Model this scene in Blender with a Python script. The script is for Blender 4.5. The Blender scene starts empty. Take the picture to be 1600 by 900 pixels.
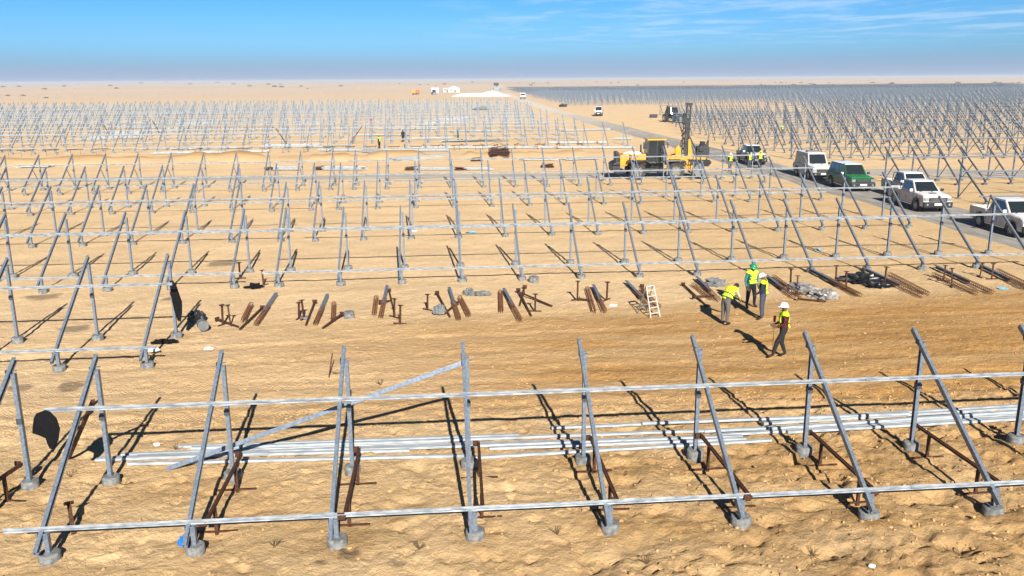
import bpy, bmesh, math, random
import numpy as np
from mathutils import Vector, Matrix
random.seed(7); rng = np.random.default_rng(7)
PI = math.pi; R = math.radians
scene = bpy.context.scene
C = scene.collection

# ---------------------------------------------------------------- camera, world, sun, exposure
CAM_H = 8.8303
cam_d = bpy.data.cameras.new('camera'); cam = bpy.data.objects.new('camera', cam_d); C.objects.link(cam)
cam_d.sensor_width = 36; cam_d.lens = 1334.91 / 1600 * 36; cam_d.clip_start = 0.1; cam_d.clip_end = 30000
pt, yw, rl = 0.23956, 0.08449, 0.00694
cy_, sy_ = math.cos(yw), math.sin(yw); cp_, sp_ = math.cos(pt), math.sin(pt); cr_, sr_ = math.cos(rl), math.sin(rl)
r0 = Vector((cy_, -sy_, 0)); d0 = Vector((cp_*sy_, cp_*cy_, -sp_)); u0 = Vector((sp_*sy_, sp_*cy_, cp_))
rr = cr_*r0 - sr_*u0; uu = sr_*r0 + cr_*u0
M = Matrix((rr, uu, -d0)).transposed().to_4x4(); M.translation = Vector((0, 0, CAM_H)); cam.matrix_world = M
scene.camera = cam

SUN = Vector((0.17, -1.75, 1.0)).normalized()
elev = math.asin(SUN.z); azim = math.atan2(SUN.x, SUN.y)
world = bpy.data.worlds.new("World"); scene.world = world; world.use_nodes = True
wn = world.node_tree.nodes; wl = world.node_tree.links; wn.clear()
wo = wn.new('ShaderNodeOutputWorld'); bg = wn.new('ShaderNodeBackground'); bg.inputs['Strength'].default_value = 0.05
sky = wn.new('ShaderNodeTexSky'); sky.sky_type = 'NISHITA'; sky.sun_disc = False
sky.sun_elevation = elev; sky.sun_rotation = azim; sky.altitude = 0; sky.air_density = 1.0; sky.dust_density = 0.9; sky.ozone_density = 3.0
# thin high cloud, drawn by direction in the sky
tc = wn.new('ShaderNodeTexCoord'); sep = wn.new('ShaderNodeSeparateXYZ'); wl.new(tc.outputs['Generated'], sep.inputs[0])
def wmath(op, a, b=None):
    n = wn.new('ShaderNodeMath'); n.operation = op
    for i, v in enumerate((a, b)):
        if v is None: continue
        if isinstance(v, (int, float)): n.inputs[i].default_value = v
        else: wl.new(v, n.inputs[i])
    return n.outputs[0]
def wmap(v, a, b, c=0, d=1):
    n = wn.new('ShaderNodeMapRange'); n.interpolation_type = 'SMOOTHSTEP'; wl.new(v, n.inputs[0])
    for i, q in enumerate((a, b, c, d)): n.inputs[i+1].default_value = q
    return n.outputs[0]
zc = wmath('MAXIMUM', sep.outputs[2], 0.02)
px = wmath('DIVIDE', sep.outputs[0], zc); py = wmath('DIVIDE', sep.outputs[1], zc)
cmb = wn.new('ShaderNodeCombineXYZ'); wl.new(wmath('MULTIPLY', px, 0.62), cmb.inputs[0]); wl.new(wmath('MULTIPLY', py, 0.38), cmb.inputs[1])
nz = wn.new('ShaderNodeTexNoise'); wl.new(cmb.outputs[0], nz.inputs['Vector']); nz.inputs['Scale'].default_value = 1.0; nz.inputs['Detail'].default_value = 9; nz.inputs['Roughness'].default_value = 0.62; nz.inputs['Distortion'].default_value = 0.4
cl = wmap(nz.outputs['Fac'], 0.44, 0.68)
lowm = wmap(sep.outputs[2], 0.022, 0.06)
sidem = wmap(sep.outputs[0], -0.06, 0.16)
cl = wmath('MULTIPLY', wmath('MULTIPLY', cl, lowm), wmath('MULTIPLY', sidem, 0.45))
mx = wn.new('ShaderNodeMix'); mx.data_type = 'RGBA'; wl.new(cl, mx.inputs['Factor'])
mx.inputs['B'].default_value = (7.0, 8.6, 10.4, 1)
# dusty band along the horizon
dust = wmath('MULTIPLY', wmap(sep.outputs[2], 0.003, 0.034, 1, 0), 0.82)
md = wn.new('ShaderNodeMix'); md.data_type = 'RGBA'; wl.new(dust, md.inputs['Factor']); 
tint = wn.new('ShaderNodeMix'); tint.data_type = 'RGBA'; tint.blend_type = 'MULTIPLY'; tint.inputs['Factor'].default_value = 1
wl.new(sky.outputs[0], tint.inputs['A']); tg = wn.new('ShaderNodeMix'); tg.data_type = 'RGBA'; wl.new(wmap(sep.outputs[2], 0.02, 0.11), tg.inputs['Factor']); tg.inputs['A'].default_value = (0.50, 0.97, 1.70, 1); tg.inputs['B'].default_value = (0.27, 0.76, 1.36, 1); wl.new(tg.outputs['Result'], tint.inputs['B'])
wl.new(tint.outputs['Result'], md.inputs['A']); md.inputs['B'].default_value = (4.0, 5.0, 7.1, 1)
wl.new(md.outputs['Result'], mx.inputs['A']); zen = wn.new('ShaderNodeMix'); zen.data_type = 'RGBA'; zen.blend_type = 'MULTIPLY'; zen.inputs['Factor'].default_value = 1; wl.new(mx.outputs['Result'], zen.inputs['A']); zv = wmap(sep.outputs[2], 0.10, 0.40, 1, 0.22); zc_ = wn.new('ShaderNodeCombineColor')
for i in range(3): wl.new(zv, zc_.inputs[i])
wl.new(zc_.outputs[0], zen.inputs['B']); wl.new(zen.outputs['Result'], bg.inputs['Color']); wl.new(bg.outputs[0], wo.inputs[0])

sd = bpy.data.lights.new('sun', 'SUN'); sd.energy = 5.0; sd.angle = R(0.5); sd.color = (1.0, 0.93, 0.83)
so = bpy.data.objects.new('sun', sd); C.objects.link(so); so.location = (0, 0, 50); so.rotation_euler = SUN.to_track_quat('Z', 'Y').to_euler()
scene.view_settings.view_transform = 'Standard'; scene.view_settings.look = 'None'; scene.view_settings.gamma = 1
scene.view_settings.exposure = 1.0

# ---------------------------------------------------------------- helpers
class MB:
    def __init__(s): s.v = []; s.f = []; s.m = []
    def add(s, vs, fs, mi=0):
        k = len(s.v); s.v += [tuple(v) for v in vs]; s.f += [tuple(i+k for i in f) for f in fs]; s.m += [mi]*len(fs); return s
    def box(s, c, d, rz=0, mi=0, rx=0, ry=0):
        m = Matrix.Rotation(rz, 3, 'Z') @ Matrix.Rotation(ry, 3, 'Y') @ Matrix.Rotation(rx, 3, 'X'); c = Vector(c)
        vs = [c + m @ Vector((x*d[0]/2, y*d[1]/2, z*d[2]/2)) for x in (-1, 1) for y in (-1, 1) for z in (-1, 1)]
        return s.add(vs, [(0,1,3,2),(4,6,7,5),(0,4,5,1),(2,3,7,6),(0,2,6,4),(1,5,7,3)], mi)
    def frame(s, p0, p1, up=(0, 0, 1)):
        p0 = Vector(p0); p1 = Vector(p1); a = (p1-p0).normalized(); u = Vector(up)
        if abs(a.dot(u)) > 0.98: u = Vector((0, 1, 0))
        r = a.cross(u).normalized(); u = r.cross(a); return p0, p1, r, u
    def bar(s, p0, p1, w, h, up=(0, 0, 1), mi=0, off=(0, 0)):
        p0, p1, r, u = s.frame(p0, p1, up); o = r*off[0] + u*off[1]
        vs = [p + o + r*x*w/2 + u*y*h/2 for p in (p0, p1) for x, y in ((-1,-1),(1,-1),(1,1),(-1,1))]
        return s.add(vs, [(0,1,2,3),(7,6,5,4),(0,4,5,1),(1,5,6,2),(2,6,7,3),(3,7,4,0)], mi)
    def chan(s, p0, p1, w, h, t=0.007, up=(0, 0, 1), mi=0, lip=0.016):
        # C section: web at -w side, two flanges, two lips
        s.bar(p0, p1, t, h, up, mi, (-w/2+t/2, 0))
        for q in (-1, 1):
            s.bar(p0, p1, w-t, t, up, mi, (t/2+0.0006, q*(h/2-t/2)))
            if lip: s.bar(p0, p1, t, lip, up, mi, (w/2-t/2+0.001, q*(h/2-t-lip/2)))
        return s
    def cyl(s, p0, p1, r0, r1=None, n=12, mi=0, caps=True):
        r1 = r0 if r1 is None else r1; p0, p1, r, u = s.frame(p0, p1)
        vs = []
        for p, rad in ((p0, r0), (p1, r1)):
            for i in range(n):
                a = 2*PI*i/n; vs.append(p + (r*math.cos(a) + u*math.sin(a))*rad)
        fs = [(i, (i+1) % n, n+(i+1) % n, n+i) for i in range(n)]
        if caps: fs += [tuple(range(n-1, -1, -1)), tuple(range(n, 2*n))]
        return s.add(vs, fs, mi)
    def tube(s, pts, r, n=5, mi=0):
        for a, b in zip(pts[:-1], pts[1:]): s.cyl(a, b, r, r, n, mi)
        return s
    def lathe(s, prof, o=(0, 0, 0), axis='Z', n=24, mi=0):
        o = Vector(o); vs = []
        for (rad, t) in prof:
            for i in range(n):
                a = 2*PI*i/n; c, q = rad*math.cos(a), rad*math.sin(a)
                vs.append(o + (Vector((c, q, t)) if axis == 'Z' else Vector((c, t, q)) if axis == 'Y' else Vector((t, c, q))))
        fs = [(k*n+i, k*n+(i+1) % n, (k+1)*n+(i+1) % n, (k+1)*n+i) for k in range(len(prof)-1) for i in range(n)]
        return s.add(vs, fs, mi)
    def prism(s, poly, y0, y1, mi=0, ytop=None):
        # poly in (x, z), extruded along y; ytop shrinks the half width with height: function z -> factor
        n = len(poly); g = ytop or (lambda z: 1)
        vs = [(x, y*g(z), z) for y in (y0, y1) for x, z in poly]
        fs = [tuple(range(n)), tuple(range(2*n-1, n-1, -1))] + [(i, n+i, n+(i+1) % n, (i+1) % n) for i in range(n)]
        return s.add(vs, fs, mi)
    def build(s, name, mat, parent=None, smooth=False, bevel=0, fix=False):
        me = bpy.data.meshes.new(name); me.from_pydata(s.v, [], s.f); 
        for m in (mat if isinstance(mat, (list, tuple)) else [mat]): me.materials.append(m)
        if isinstance(mat, (list, tuple)): me.polygons.foreach_set('material_index', s.m)
        if fix or bevel:
            b = bmesh.new(); b.from_mesh(me); bmesh.ops.recalc_face_normals(b, faces=b.faces); b.to_mesh(me); b.free()
        if smooth: me.polygons.foreach_set('use_smooth', [True]*len(me.polygons))
        me.update()
        o = bpy.data.objects.new(name, me); C.objects.link(o)
        if parent: o.parent = parent
        if bevel:
            mo = o.modifiers.new('bevel', 'BEVEL'); mo.width = bevel; mo.segments = 2; mo.limit_method = 'ANGLE'; mo.angle_limit = R(35)
            if smooth is None: pass
        return o
def tag(o, label=None, cat=None, group=None, kind=None):
    if label: o['label'] = label
    if cat: o['category'] = cat
    if group: o['group'] = group
    if kind: o['kind'] = kind
    return o
def empty(name, loc=(0, 0, 0), rz=0):
    o = bpy.data.objects.new(name, None); C.objects.link(o); o.location = loc; o.rotation_euler = (0, 0, rz); o.empty_display_size = 0.2; return o
KIDS = {}
def copy_tree(o, parent=None):
    c = o.copy(); C.objects.link(c)
    if parent: c.parent = parent
    for ch in [q for q in bpy.data.objects if q.parent == o] if o.name not in KIDS else KIDS[o.name]: copy_tree(ch, c)
    return c
def freeze_kids(o):
    KIDS[o.name] = [q for q in bpy.data.objects if q.parent == o]
    for q in KIDS[o.name]: freeze_kids(q)

# ---------------------------------------------------------------- materials
def mat(name, col, rough=0.6, metal=0.0, var=0.0, scale=8.0, col2=None, bump=0.0, bscale=60.0, spec=0.4, coord='Object', detail=5, stretch=None, lo=0.35, hi=0.65):
    m = bpy.data.materials.new(name); m.use_nodes = True; n = m.node_tree.nodes; l = m.node_tree.links
    b = n['Principled BSDF']; b.inputs['Base Color'].default_value = (*col, 1); b.inputs['Roughness'].default_value = rough
    b.inputs['Metallic'].default_value = metal; b.inputs['Specular IOR Level'].default_value = spec
    tcn = n.new('ShaderNodeTexCoord'); src = tcn.outputs[coord]
    if stretch:
        mp = n.new('ShaderNodeMapping'); mp.inputs['Scale'].default_value = stretch; l.new(src, mp.inputs[0]); src = mp.outputs[0]
    if var or col2:
        t = n.new('ShaderNodeTexNoise'); t.inputs['Scale'].default_value = scale; t.inputs['Detail'].default_value = detail; l.new(src, t.inputs['Vector'])
        r = n.new('ShaderNodeMapRange'); r.inputs[1].default_value = lo; r.inputs[2].default_value = hi; l.new(t.outputs['Fac'], r.inputs[0])
        x = n.new('ShaderNodeMix'); x.data_type = 'RGBA'; l.new(r.outputs[0], x.inputs['Factor'])
        c2 = col2 or tuple(min(1, c*(1+var)) for c in col); c1 = col if col2 else tuple(c*(1-var) for c in col)
        x.inputs['A'].default_value = (*c1, 1); x.inputs['B'].default_value = (*c2, 1); l.new(x.outputs['Result'], b.inputs['Base Color'])
    if bump:
        t2 = n.new('ShaderNodeTexNoise'); t2.inputs['Scale'].default_value = bscale; t2.inputs['Detail'].default_value = 4; l.new(src, t2.inputs['Vector'])
        bp = n.new('ShaderNodeBump'); bp.inputs['Strength'].default_value = bump; bp.inputs['Distance'].default_value = 0.02; l.new(t2.outputs['Fac'], bp.inputs['Height']); l.new(bp.outputs[0], b.inputs['Normal'])
    return m
M_ = {}
M_['steel'] = mat('galvanised steel', (0.115, 0.15, 0.205), 0.45, 0.35, scale=16, col2=(0.20, 0.245, 0.305), bump=0.15, bscale=12, detail=9, spec=0.5, stretch=(1, 1, 1))
M_['steel_dark'] = mat('galvanised steel dark', (0.045, 0.07, 0.11), 0.5, 0.3, scale=9, col2=(0.10, 0.13, 0.18))  # darker steel tone for the right field frames
M_['steel_far'] = mat('galvanised steel dull', (0.09, 0.125, 0.17), 0.6, 0.1)
M_['purlin'] = mat('bright zinc rail', (0.20, 0.24, 0.285), 0.45, 0.3, scale=4, col2=(0.44, 0.48, 0.52), detail=9, stretch=(1, 4, 4))
M_['purlin_dull'] = mat('dull zinc rail', (0.17, 0.21, 0.26), 0.55, 0.1)
M_['rails'] = mat('stacked zinc rails', (0.26, 0.30, 0.335), 0.5, 0.2, scale=3, col2=(0.46, 0.49, 0.51), stretch=(1, 8, 8))
M_['steel_light'] = mat('lighter zinc steel', (0.145, 0.19, 0.25), 0.55, 0.2)
M_['bracket'] = mat('dark bracket steel', (0.06, 0.08, 0.11), 0.5, 0.4)
M_['concrete'] = mat('footing concrete', (0.085, 0.093, 0.10), 0.9, 0, scale=9, col2=(0.21, 0.215, 0.21), bump=0.5, bscale=30)
M_['rust'] = mat('rusty steel', (0.022, 0.009, 0.006), 0.8, 0.1, scale=18, col2=(0.095, 0.034, 0.014), bump=0.4, bscale=50)
M_['rust2'] = mat('rusty rebar', (0.09, 0.033, 0.014), 0.85, 0.1, scale=25, col2=(0.20, 0.08, 0.03))
M_['black'] = mat('black cloth', (0.006, 0.006, 0.008), 0.95, spec=0.1)
M_['blue_cloth'] = mat('blue rag', (0.01, 0.14, 0.50), 0.8, var=0.3, scale=10)
M_['tyre'] = mat('tyre rubber', (0.018, 0.018, 0.02), 0.9, var=0.3, scale=15)
M_['tyre_dusty'] = mat('dusty tyre rubber', (0.02, 0.022, 0.025), 0.95, scale=6, col2=(0.05, 0.048, 0.045))
M_['rim'] = mat('rim alloy', (0.35, 0.36, 0.37), 0.4, 0.6)
M_['rim_white'] = mat('pale wheel rim', (0.17, 0.165, 0.15), 0.7, var=0.15)
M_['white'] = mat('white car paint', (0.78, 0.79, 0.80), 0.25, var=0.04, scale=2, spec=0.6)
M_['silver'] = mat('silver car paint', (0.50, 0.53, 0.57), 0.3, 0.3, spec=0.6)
M_['white_shaded'] = mat('white car paint with painted shade', (0.40, 0.385, 0.37), 0.5, scale=3, col2=(0.55, 0.54, 0.53))  # white darkened so the colour carries the shade on vehicle bodies
M_['green'] = mat('green car paint', (0.012, 0.19, 0.055), 0.3, spec=0.6)
M_['green_dark'] = mat('dark green car paint', (0.008, 0.075, 0.026), 0.35, spec=0.5)
M_['navy'] = mat('dark blue car paint', (0.03, 0.04, 0.07), 0.35, spec=0.6)
M_['glass'] = mat('dark vehicle glass', (0.012, 0.018, 0.022), 0.08, spec=0.9)
M_['trim'] = mat('black plastic trim', (0.012, 0.012, 0.014), 0.6)
M_['chrome'] = mat('chrome', (0.6, 0.62, 0.65), 0.15, 0.9)
M_['lamp'] = mat('lamp lens', (0.30, 0.34, 0.38), 0.1, 0.3, spec=0.9)
M_['amber'] = mat('red lamp lens', (0.35, 0.02, 0.01), 0.25)
M_['plate'] = mat('plate', (0.7, 0.7, 0.66), 0.5)
M_['yellow'] = mat('loader yellow paint', (0.55, 0.27, 0.012), 0.42, var=0.12, scale=3)
M_['cab_black'] = mat('machine black paint', (0.02, 0.022, 0.026), 0.5, var=0.4, scale=4)
M_['orange'] = mat('orange truck paint', (0.75, 0.25, 0.03), 0.5)
M_['soil'] = mat('turned soil', (0.30, 0.17, 0.075), 0.95, var=0.2, scale=1)
M_['grey_paint'] = mat('grey machine paint', (0.13, 0.14, 0.145), 0.6, var=0.2, scale=3)
M_['white_cloth'] = mat('white canvas', (0.78, 0.77, 0.74), 0.8)
M_['skin'] = mat('skin', (0.09, 0.045, 0.028), 0.6)
M_['vest'] = mat('high visibility fabric', (0.62, 0.86, 0.02), 0.8, var=0.08, scale=12)
M_['stripe'] = mat('reflective stripe', (0.03, 0.10, 0.05), 0.6)
M_['helmet_w'] = mat('white helmet shell', (0.8, 0.8, 0.8), 0.3)
M_['helmet_g'] = mat('green helmet shell', (0.01, 0.22, 0.08), 0.3)
M_['helmet_y'] = mat('yellow helmet shell', (0.75, 0.55, 0.02), 0.3)
def cloth(n, c): M_[n] = mat(n+' fabric', c, 0.9, var=0.2, scale=20, spec=0.15)
cloth('c_dark', (0.012, 0.013, 0.018)); cloth('c_teal', (0.03, 0.15, 0.14)); cloth('c_grey', (0.10, 0.095, 0.09)); cloth('c_navy', (0.02, 0.025, 0.045))
cloth('c_maroon', (0.07, 0.015, 0.015)); cloth('c_cream', (0.45, 0.36, 0.22)); cloth('c_jean', (0.05, 0.06, 0.09)); cloth('c_red', (0.45, 0.03, 0.03)); cloth('c_black2', (0.02, 0.02, 0.022))
M_['boot'] = mat('boot leather', (0.012, 0.011, 0.012), 0.7)
M_['plastic'] = mat('crumpled polythene', (0.10, 0.095, 0.09), 0.3, scale=3, col2=(0.36, 0.34, 0.32), spec=0.7)
M_['tarp'] = mat('black polythene', (0.012, 0.013, 0.015), 0.35, spec=0.6)
M_['bucket'] = mat('dark bucket plastic', (0.03, 0.035, 0.045), 0.5)
M_['ladder'] = mat('white painted ladder', (0.50, 0.48, 0.43), 0.6)
M_['bush'] = mat('desert scrub', (0.055, 0.055, 0.03), 0.95, var=0.4, scale=2)
M_['twig'] = mat('dry twig', (0.10, 0.07, 0.035), 0.9)
M_['paper'] = mat('white litter', (0.75, 0.75, 0.75), 0.7)
M_['sheet_blue'] = mat('blue litter', (0.15, 0.42, 0.62), 0.6)
M_['fence'] = mat('fence steel', (0.22, 0.24, 0.26), 0.7)
M_['wire'] = mat('thin wire', (0.16, 0.13, 0.10), 0.7)
M_['cable'] = mat('black cable', (0.01, 0.01, 0.012), 0.7)

# ground material: colours belong to the sand itself (band of damp sand, tracks, dark spills) through the 'tone' colour attribute
def ground_mat():
    m = bpy.data.materials.new('desert sand'); m.use_nodes = True; n = m.node_tree.nodes; l = m.node_tree.links
    b = n['Principled BSDF']; b.inputs['Roughness'].default_value = 0.95; b.inputs['Specular IOR Level'].default_value = 0.15
    at = n.new('ShaderNodeAttribute'); at.attribute_name = 'tone'; tcn = n.new('ShaderNodeTexCoord')
    def noise(sc, det, rgh=0.6, st=None):
        t = n.new('ShaderNodeTexNoise'); t.inputs['Scale'].default_value = sc; t.inputs['Detail'].default_value = det; t.inputs['Roughness'].default_value = rgh
        s = tcn.outputs['Object']
        if st:
            mp = n.new('ShaderNodeMapping'); mp.inputs['Scale'].default_value = st; l.new(s, mp.inputs[0]); s = mp.outputs[0]
        l.new(s, t.inputs['Vector']); return t.outputs['Fac']
    def rng_(v, a, b2, c, d):
        r = n.new('ShaderNodeMapRange'); l.new(v, r.inputs[0])
        for i, q in enumerate((a, b2, c, d)): r.inputs[i+1].default_value = q
        return r.outputs[0]
    def mul(a, b2):
        x = n.new('ShaderNodeMath'); x.operation = 'MULTIPLY'
        for i, v in enumerate((a, b2)):
            if isinstance(v, (int, float)): x.inputs[i].default_value = v
            else: l.new(v, x.inputs[i])
        return x.outputs[0]
    f1 = rng_(noise(0.35, 8, 0.65, (0.6, 1.5, 1)), 0.3, 0.7, 0.86, 1.12)
    f2 = rng_(noise(5.0, 8, 0.75, (0.7, 1.3, 1)), 0.3, 0.7, 0.86, 1.12)
    f3 = rng_(noise(45, 3, 0.7), 0.25, 0.75, 0.88, 1.10)
    f = mul(mul(f1, f2), f3)
    mixc = n.new('ShaderNodeMix'); mixc.data_type = 'RGBA'; mixc.blend_type = 'MULTIPLY'; mixc.inputs['Factor'].default_value = 1
    l.new(at.outputs['Color'], mixc.inputs['A']); cc = n.new('ShaderNodeCombineColor')
    for i in range(3): l.new(f, cc.inputs[i])
    l.new(cc.outputs[0], mixc.inputs['B']); 
    # scattered dark grit
    g = rng_(noise(2.2, 10, 0.85), 0.63, 0.70, 0, 0.6)
    m2 = n.new('ShaderNodeMix'); m2.data_type = 'RGBA'; l.new(g, m2.inputs['Factor']); l.new(mixc.outputs['Result'], m2.inputs['A']); m2.inputs['B'].default_value = (0.12, 0.085, 0.05, 1)
    l.new(m2.outputs['Result'], b.inputs['Base Color'])
    bp = n.new('ShaderNodeBump'); bp.inputs['Strength'].default_value = 0.95; bp.inputs['Distance'].default_value = 0.09; hmx = n.new('ShaderNodeMath'); hmx.operation = 'ADD'; l.new(noise(7, 9, 0.72), hmx.inputs[0]); vr = n.new('ShaderNodeTexVoronoi'); vr.inputs['Scale'].default_value = 6.5; vr.feature = 'SMOOTH_F1'; l.new(tcn.outputs['Object'], vr.inputs['Vector']); l.new(mul(mul(vr.outputs['Distance'], rng_(noise(0.9, 4), 0.48, 0.66, 0, 1.0)), 0.6), hmx.inputs[1]); l.new(hmx.outputs[0], bp.inputs['Height'])
    # tyre tread marks along X, masked by the attribute's alpha
    wv = n.new('ShaderNodeTexWave'); wv.wave_type = 'BANDS'; wv.bands_direction = 'DIAGONAL'; wv.inputs['Scale'].default_value = 5.5; wv.inputs['Distortion'].default_value = 7; wv.inputs['Detail'].default_value = 4; l.new(tcn.outputs['Object'], wv.inputs['Vector'])
    sc_ = n.new('ShaderNodeSeparateColor'); a2 = n.new('ShaderNodeAttribute'); a2.attribute_name = 'track'
    bp2 = n.new('ShaderNodeBump'); bp2.inputs['Distance'].default_value = 0.012; l.new(a2.outputs['Fac'], bp2.inputs['Strength']); l.new(wv.outputs['Fac'], bp2.inputs['Height']); l.new(bp.outputs[0], bp2.inputs['Normal'])
    l.new(bp2.outputs[0], b.inputs['Normal']); return m
M_['ground'] = ground_mat()
M_['road'] = mat('compacted grey gravel', (0.19, 0.18, 0.165), 0.95, scale=0.9, col2=(0.33, 0.31, 0.275), bump=0.5, bscale=9, detail=9, stretch=(1.6, 0.35, 1))
M_['road2'] = mat('compacted grey gravel cross track', (0.27, 0.25, 0.22), 0.95, scale=0.9, col2=(0.44, 0.40, 0.34), bump=0.5, bscale=9, detail=9, stretch=(0.25, 1.6, 1))
rn = M_['road'].node_tree; rb = rn.nodes['Principled BSDF']; src_ = rb.inputs['Base Color'].links[0].from_socket
# gravel colour turns paler further up the road, in noisy patches
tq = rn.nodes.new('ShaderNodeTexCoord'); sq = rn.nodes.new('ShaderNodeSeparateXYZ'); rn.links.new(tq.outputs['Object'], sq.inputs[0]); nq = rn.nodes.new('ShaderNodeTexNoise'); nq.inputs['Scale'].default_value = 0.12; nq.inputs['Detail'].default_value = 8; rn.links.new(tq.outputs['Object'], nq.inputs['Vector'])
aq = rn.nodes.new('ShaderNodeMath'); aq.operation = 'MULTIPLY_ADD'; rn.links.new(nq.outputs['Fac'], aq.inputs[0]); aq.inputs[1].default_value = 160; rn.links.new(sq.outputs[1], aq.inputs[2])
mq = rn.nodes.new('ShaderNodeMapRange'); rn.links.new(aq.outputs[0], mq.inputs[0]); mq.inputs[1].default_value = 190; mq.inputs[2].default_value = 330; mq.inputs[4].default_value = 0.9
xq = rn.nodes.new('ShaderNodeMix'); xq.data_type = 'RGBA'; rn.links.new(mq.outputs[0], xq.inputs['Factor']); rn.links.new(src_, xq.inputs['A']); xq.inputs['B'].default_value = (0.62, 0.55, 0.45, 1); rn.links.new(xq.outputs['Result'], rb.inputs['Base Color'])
M_['mound'] = mat('pale quarry sand', (0.80, 0.74, 0.62), 0.95, var=0.06, scale=0.3, bump=0.4, bscale=2)

# ---------------------------------------------------------------- ground sheet
def h2(i, j, s):
    x = (i.astype(np.int64)*374761393 + j.astype(np.int64)*668265263 + s*974711) & 0xffffffff
    x = ((x ^ (x >> 13))*1274126177) & 0xffffffff; x = x ^ (x >> 16); return (x & 0xffffff)/float(0xffffff)
def vn(x, y, s=0):
    i = np.floor(x); j = np.floor(y); u = x-i; v = y-j; u = u*u*(3-2*u); v = v*v*(3-2*v); i = i.astype(np.int64); j = j.astype(np.int64)
    return (h2(i, j, s)*(1-u)+h2(i+1, j, s)*u)*(1-v)+(h2(i, j+1, s)*(1-u)+h2(i+1, j+1, s)*u)*v
def fbm(x, y, o=4, s=0):
    a = 0; w = 0.5
    for k in range(o): a = a + w*(vn(x, y, s+k)-0.5); x = x*2.03+17.1; y = y*2.03-9.7; w *= 0.5
    return a
def sm(x, a, b): t = np.clip((x-a)/(b-a), 0, 1); return t*t*(3-2*t)
def grow(start, step, lim, g):
    o = []; x = start
    while x < lim: x += step; step *= g; o.append(x)
    return o
d = 0.085
core = list(np.arange(-16, 24, d)); xs = [-v for v in reversed(grow(16, d, 7000, 1.06))] + core + grow(24, d, 7000, 1.06)
corey = list(np.arange(11.5, 30, d)); ys = [11.5-v for v in reversed(grow(0, d*2, 400, 1.18))] + corey + grow(30, d, 15000, 1.0125 if False else 1.02)
X, Y = np.meshgrid(np.array(xs), np.array(ys)); 
near = 1-sm(Y, 60, 140)
Z = fbm(X*0.18, Y*0.18, 4, 1)*0.10*near
churn = 1-sm(Y + 1.6*fbm(X*0.5, Y*0.5, 3, 33), 20.0, 23.5)
edge = sm(np.abs(X-4), 0, 3)*0+1
Z += (np.abs(fbm(X*1.1, Y*1.5, 4, 5))*-0.09 + fbm(X*3.1, Y*3.6, 4, 9)*0.085 + np.minimum(fbm(X*1.7+5, Y*2.2, 3, 91)+0.06, 0)*0.45)*(0.22+0.9*churn*(0.55+0.9*sm(X, -4, 10)))*near
Z += (fbm(X*2.6, Y*3.0, 3, 21)*0.05 + fbm(X*0.7, Y*3.2, 3, 22)*0.04)*near*sm(Y, 20, 24)
far = sm(Y, 350, 1500); Z += far*(fbm(X*0.004, Y*0.0025, 4, 3)*9 - 0.5) * (1-sm(Y, 9000, 14000)*0.7) + far*sm(Y, 1500, 3000)*2
# soil heaps beyond the cross track
berm = np.exp(-((Y-(100.5+1.5*fbm(X*0.05, Y*0, 2, 7)))/1.7)**2)*sm(-X, -22, -16)*(0.35+1.9*np.clip(fbm(X*0.22, Y*0.2, 4, 8)+0.15, 0, 1))
Z += berm*1.1
# footprints and dimples in the foreground
dx = d
i0 = xs.index(core[0]); j0 = ys.index(corey[0]); nx, ny = len(core), len(corey)
def dimple(cx, cy, rx, ry, dep, a=0):
    i = int((cx-core[0])/d)+i0; j = int((cy-corey[0])/d)+j0; k = int(max(rx, ry)*2.4/d)+1
    sl = (slice(max(j-k, j0), min(j+k, j0+ny)), slice(max(i-k, i0), min(i+k, i0+nx)))
    x = X[sl]-cx; y = Y[sl]-cy; u = (x*math.cos(a)+y*math.sin(a))/rx; v = (-x*math.sin(a)+y*math.cos(a))/ry; q = u*u+v*v
    Z[sl] += dep*(-np.exp(-q)+0.45*np.exp(-(np.sqrt(q)-1.5)**2*4))
for k in range(2600):
    cx = rng.uniform(-12, 21); cy = 12+rng.random()**1.3*10.5
    if rng.random() > 0.35+0.65*(cx+12)/33 and cy > 14.5: continue
    dimple(cx, cy, rng.uniform(0.05, 0.10), rng.uniform(0.08, 0.18), rng.uniform(0.025, 0.075), rng.uniform(0, PI))
for k in range(500):
    cx = rng.uniform(-15, 23.5); cy = rng.uniform(21, 29.8); dimple(cx, cy, rng.uniform(0.06, 0.12), rng.uniform(0.08, 0.18), rng.uniform(0.012, 0.035), rng.uniform(0, PI))
FOOT0 = []
# tyre ruts
track = np.zeros_like(Z)
for (ya, sl, w) in ((23.3, 0.02, 0.28), (25.1, 0.02, 0.28), (22.3, 0.0, 0.2), (24.2, -0.03, 0.2), (27.2, 0.05, 0.25), (28.9, 0.05, 0.25)):
    q = np.exp(-((Y-(ya+sl*X+0.5*fbm(X*0.08, X*0, 2, int(ya*10))))/w)**4); track = np.maximum(track, q*(0.4+1.2*np.clip(fbm(X*0.15, Y*0.3, 2, 77)+0.3, 0, 1))); Z -= q*0.03
# flatten where the roads run
rx_c = np.interp(Y, [0, 45, 250, 340, 475, 700, 900], [33, 33, 33.0, 35.5, 41, 46, 55])
rmask = 1-sm(np.abs(X-rx_c), 3.2, 6.0); rmask *= 1-sm(Y, 600, 700)
cyc = np.interp(X, [-200, -41, 7, 42, 90], [84.5, 83.2, 80.2, 78.5, 72]); cmask = 1-sm(np.abs(Y-cyc), 2.8, 5)
flat = np.maximum(rmask, cmask); Z = Z*(1-flat)
track = np.clip(track, 0, 1)*(1-flat)*sm(-Y, -40, -30)
def lerp(a, b, t): return a + (b-a)*t[..., None]
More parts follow.
